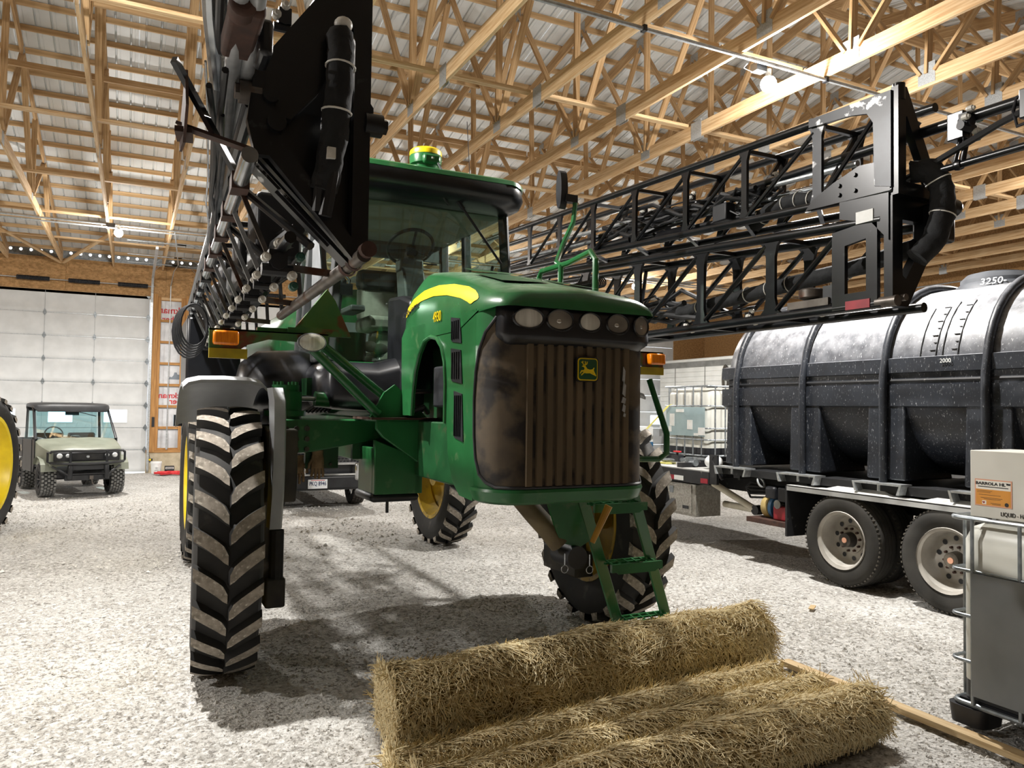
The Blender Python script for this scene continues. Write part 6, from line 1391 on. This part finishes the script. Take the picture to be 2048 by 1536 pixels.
# ================================================================== PICKUP behind the sprayer
pk = thing('pickup_truck', (3.25, 16.5, 0), 'dark pickup truck with chrome mesh grille and numbered plate', 'pickup')
Q = lambda n, m, b, parent=None, **k: b.build(n, m, parent or pk, **k)
PX0, PX1 = 2.28, 4.22; pc = (PX0 + PX1) / 2
b = MB(); secs = []
for (y, z0, z1, w) in ((14.25, .55, 1.05, .90), (14.32, .45, 1.12, .95), (15.6, .40, 1.20, .97), (15.7, .40, 1.24, .97), (19.6, .42, 1.25, .97), (19.7, .5, 1.2, .95)): secs.append([(pc - w, y, z0), (pc + w, y, z0), (pc + w, y, z1 - .05), (pc + w - .06, y, z1), (pc - w + .06, y, z1), (pc - w, y, z1 - .05)])
b.loft(secs); Q('body', 'truck_paint', b, smooth=40, bevel=.02)
b = MB(); secs = [[(pc - .90, y0, z), (pc + .90, y0, z), (pc + .90, y1, z), (pc - .90, y1, z)] for (z, y0, y1) in ((1.2, 15.5, 18.2),)] + [[(pc - .72, 16.2, 1.80), (pc + .72, 16.2, 1.80), (pc + .72, 17.9, 1.80), (pc - .72, 17.9, 1.80)]]; b.loft(secs); Q('cab', 'truck_paint', b, bevel=.05)
b = MB(); b.add([(pc - .80, 15.56, 1.25), (pc + .80, 15.56, 1.25), (pc + .68, 16.17, 1.76), (pc - .68, 16.17, 1.76)], [(0, 1, 2, 3)]); Q('windscreen', 'cab_glass', b, flip=False)
b = MB(); b.b2((pc - .96, 14.08, .36), (pc + .96, 14.26, .64)); Q('bumper', 'utv_black', b, bevel=.05)
b = MB(); b.b2((pc - .97, 14.06, .63), (pc + .97, 14.24, .66)); Q('bumper_strip', 'chrome', b)
b = MB(); b.b2((3.72, 14.05, .52), (4.22, 14.3, .86)); Q('bumper_corner', 'chrome', b, bevel=.04)
b = MB(); b.b2((2.40, 14.10, .50), (2.85, 14.24, .86)); Q('bumper_corner', 'chrome', b, bevel=.04)
b = MB(); b.b2((2.62, 14.16, .84), (3.88, 14.20, 1.06)); Q('grille_back', 'black', b)
b = MB(); b.frame([(2.60, .82), (3.90, .82), (3.90, 1.08), (2.60, 1.08)], [(2.64, .86), (3.86, .86), (3.86, 1.04), (2.64, 1.04)], 'y', 14.09, 14.16); gf = Q('grille_frame', 'chrome', b)
b = MB()
for r in range(4):
    for c in range(18):
        x = 2.68 + c * .066 + (.033 if r % 2 else 0); z = .88 + r * .047
        b.pipe([(x + .030 * math.cos(a), 14.13, z + .024 * math.sin(a)) for a in [k * PI / 3 for k in range(6)]], .0035, 4, True)
o = Q('grille_mesh', 'chrome', b, gf); o['kind'] = 'stuff'
for s in (-1, 1): b = MB(); b.b2((pc + s * .68, 14.12, .84), (pc + s * .93, 14.26, 1.05)); Q('headlamp', 'head_lens', b, bevel=.03)
b = MB(); b.b2((2.87, 14.055, .40), (3.215, 14.07, .565)); pl = Q('number_plate', 'plate_white', b)
text('PKQ 8946', 'lettering', .105, 'plate_ink', pk, (3.042, 14.052, .487), (RX, 0, 0), .001, .68, bold=.001)
b = MB(); b.b2((2.92, 14.052, .545), (3.17, 14.055, .555)); Q('plate_band', 'red_print', b, pl)
for (x, y) in ((2.50, 15.1), (4.0, 15.1), (2.50, 18.7), (4.0, 18.7)):
    b = MB(); b.lathe([(.24, -.10), (.32, -.13), (.38, -.12), (.40, -.09), (.40, .09), (.38, .12), (.32, .13), (.24, .10)], (1, 0, 0), (x, y, .39), 30); t = Q('tire', 'tire', b)
    b = MB()
    for k in range(36):
        a = 2 * PI * k / 36
        for j in range(4): b.box((x - .09 + .06 * j, y + .402 * math.cos(a + .08 * (j % 2)), .39 + .402 * math.sin(a + .08 * (j % 2))), (.048, .014, .05), Matrix.Rotation(a, 3, 'X'))
    o = Q('tread_blocks', 'tire_dusty', b, t); o['kind'] = 'stuff'
    b = MB(); b.lathe([(.245, .08), (.12, .05), (.001, .05)], (1, 0, 0), (x, y, .39), 20); b.lathe([(.245, -.08), (.12, -.05), (.001, -.05)], (1, 0, 0), (x, y, .39), 20); Q('wheel_rim', 'chrome', b)

# ================================================================== TRACTOR at the edge of the view
tc_ = thing('tractor', (-1.93, 13.05, 0), 'tall tractor tire on a bright yellow rim near the utility vehicle', 'tractor')
ag_wheel(tc_, (-1.93, 13.05, .985), 1.0, .46, .70, math.radians(-12), 24, 'rim_bright', 1)
b = MB(); b.tube((-2.1, 13.07, .985), (-4.2, 13.5, .985), .1, n=14); b.build('axle', 'green_dark', tc_)
b = MB(); b.b2((-3.7, 11.9, .8), (-2.9, 15.4, 1.6)); b.build('transmission', 'green_dark', tc_, bevel=.05)
ag_wheel(tc_, (-4.3, 13.5, .985), 1.0, .46, .68, math.radians(-12), 24, 'rim_bright', -1)
b = MB(); b.b2((-3.8, 13.2, 1.6), (-2.75, 15.0, 2.0)); b.build('platform', 'green', tc_, bevel=.05)

# ================================================================== THINGS BY THE CONCRETE STEM
bk = thing('plastic_pail', (.62, 23.0, 0), 'white plastic pail with lid against the concrete stem', 'pail')
b = MB(); b.lathe([(.001, 0), (.115, 0), (.135, .27), (.001, .27)], (0, 0, 1), (.62, 23.0, 0), 24); b.build('pail_body', 'white_plastic', bk)
b = MB(); b.lathe([(.142, .27), (.145, .30), (.14, .325), (.001, .33)], (0, 0, 1), (.62, 23.0, 0), 24); b.build('pail_lid', 'white_plastic', bk)
b = MB(); b.b2((.575, 22.86, .10), (.675, 22.872, .19)); b.build('pail_label', 'white_label', bk)
for k in range(3): b = MB(); b.b2((.60, 22.856, .13 + .018 * k), (.65, 22.86, .136 + .018 * k)); b.build('print_line', 'grey_print', bk)
bt = thing('battery_case', (.95, 23.0, 0), 'small black battery case beside the white pail', 'case')
b = MB(); b.b2((.83, 22.9, 0), (1.07, 23.1, .20)); b.build('case_body', 'black', bt, bevel=.01)
b = MB(); b.b2((.85, 22.893, .12), (1.05, 22.90, .175)); b.build('case_label', 'white_label', bt)
for x in (.87, .905, .94, .975, 1.01): b = MB(); b.b2((x, 22.889, .13), (x + .02, 22.893, .165)); b.build('case_mark', 'black', bt)
rg = random.Random(4); rp = thing('red_strap', (1.0, 22.5, 0), 'tangled red webbing strap heaped near the battery case', 'strap')
for k in range(5):
    pts = []
    for j in range(60): a = j * .55 + k; pts.append((1.05 + (.15 + .38 * rg.random()) * math.cos(a), 22.5 + (.08 + .2 * rg.random()) * math.sin(a), .02 + .06 * rg.random()))
    b = MB(); b.pipe(pts, .012, 5); b.build('strap_loop', 'red_plastic', rp)
# work gloves hung on the axle
def glove(x, y, z, s, label):
    t = thing('work_glove', (x, y, z), label, 'glove', 'gloves on the front axle')
    b = MB(); secs = []
    for (dz, w, d) in ((.06, .045, .03), (.03, .042, .028), (0, .048, .03), (-.05, .05, .028), (-.075, .046, .022)): secs.append([(x + w * math.cos(a), y + d * math.sin(a), z + dz) for a in [k * PI / 6 for k in range(12)]])
    b.loft(secs)
    for k, l in enumerate((.065, .08, .085, .07)): fx = x - .034 + .023 * k; b.pipe([(fx, y, z - .06), (fx + .004 * (k - 1.5), y - .012, z - .08 - l * .4), (fx + .006 * (k - 1.5), y + .0, z - .07 - l)], .0135, 8, r2=.010)
    b.pipe([(x + s * .035, y, z - .005), (x + s * .065, y - .02, z - .04), (x + s * .068, y - .02, z - .075)], .013, 8, r2=.009)
    b.build('glove_body', 'leather', t, smooth=60); return t
glove(1.14, 5.98, 1.46, 1, 'tan leather work glove hanging on the front axle, fingers down')
glove(1.27, 5.90, 1.50, -1, 'tan leather work glove tucked higher on the front axle')
# scrap of wood on the gravel
b = MB(); b.box((0, 0, 0), (.16, .05, .010), Matrix.Rotation(.6, 3, 'Z')); o = b.build('wood_scrap', 'lumber', smooth=None); o.location = (5.99, 5.47, .004); tag(o, 'small flat wood scrap lying on the open gravel', 'scrap')
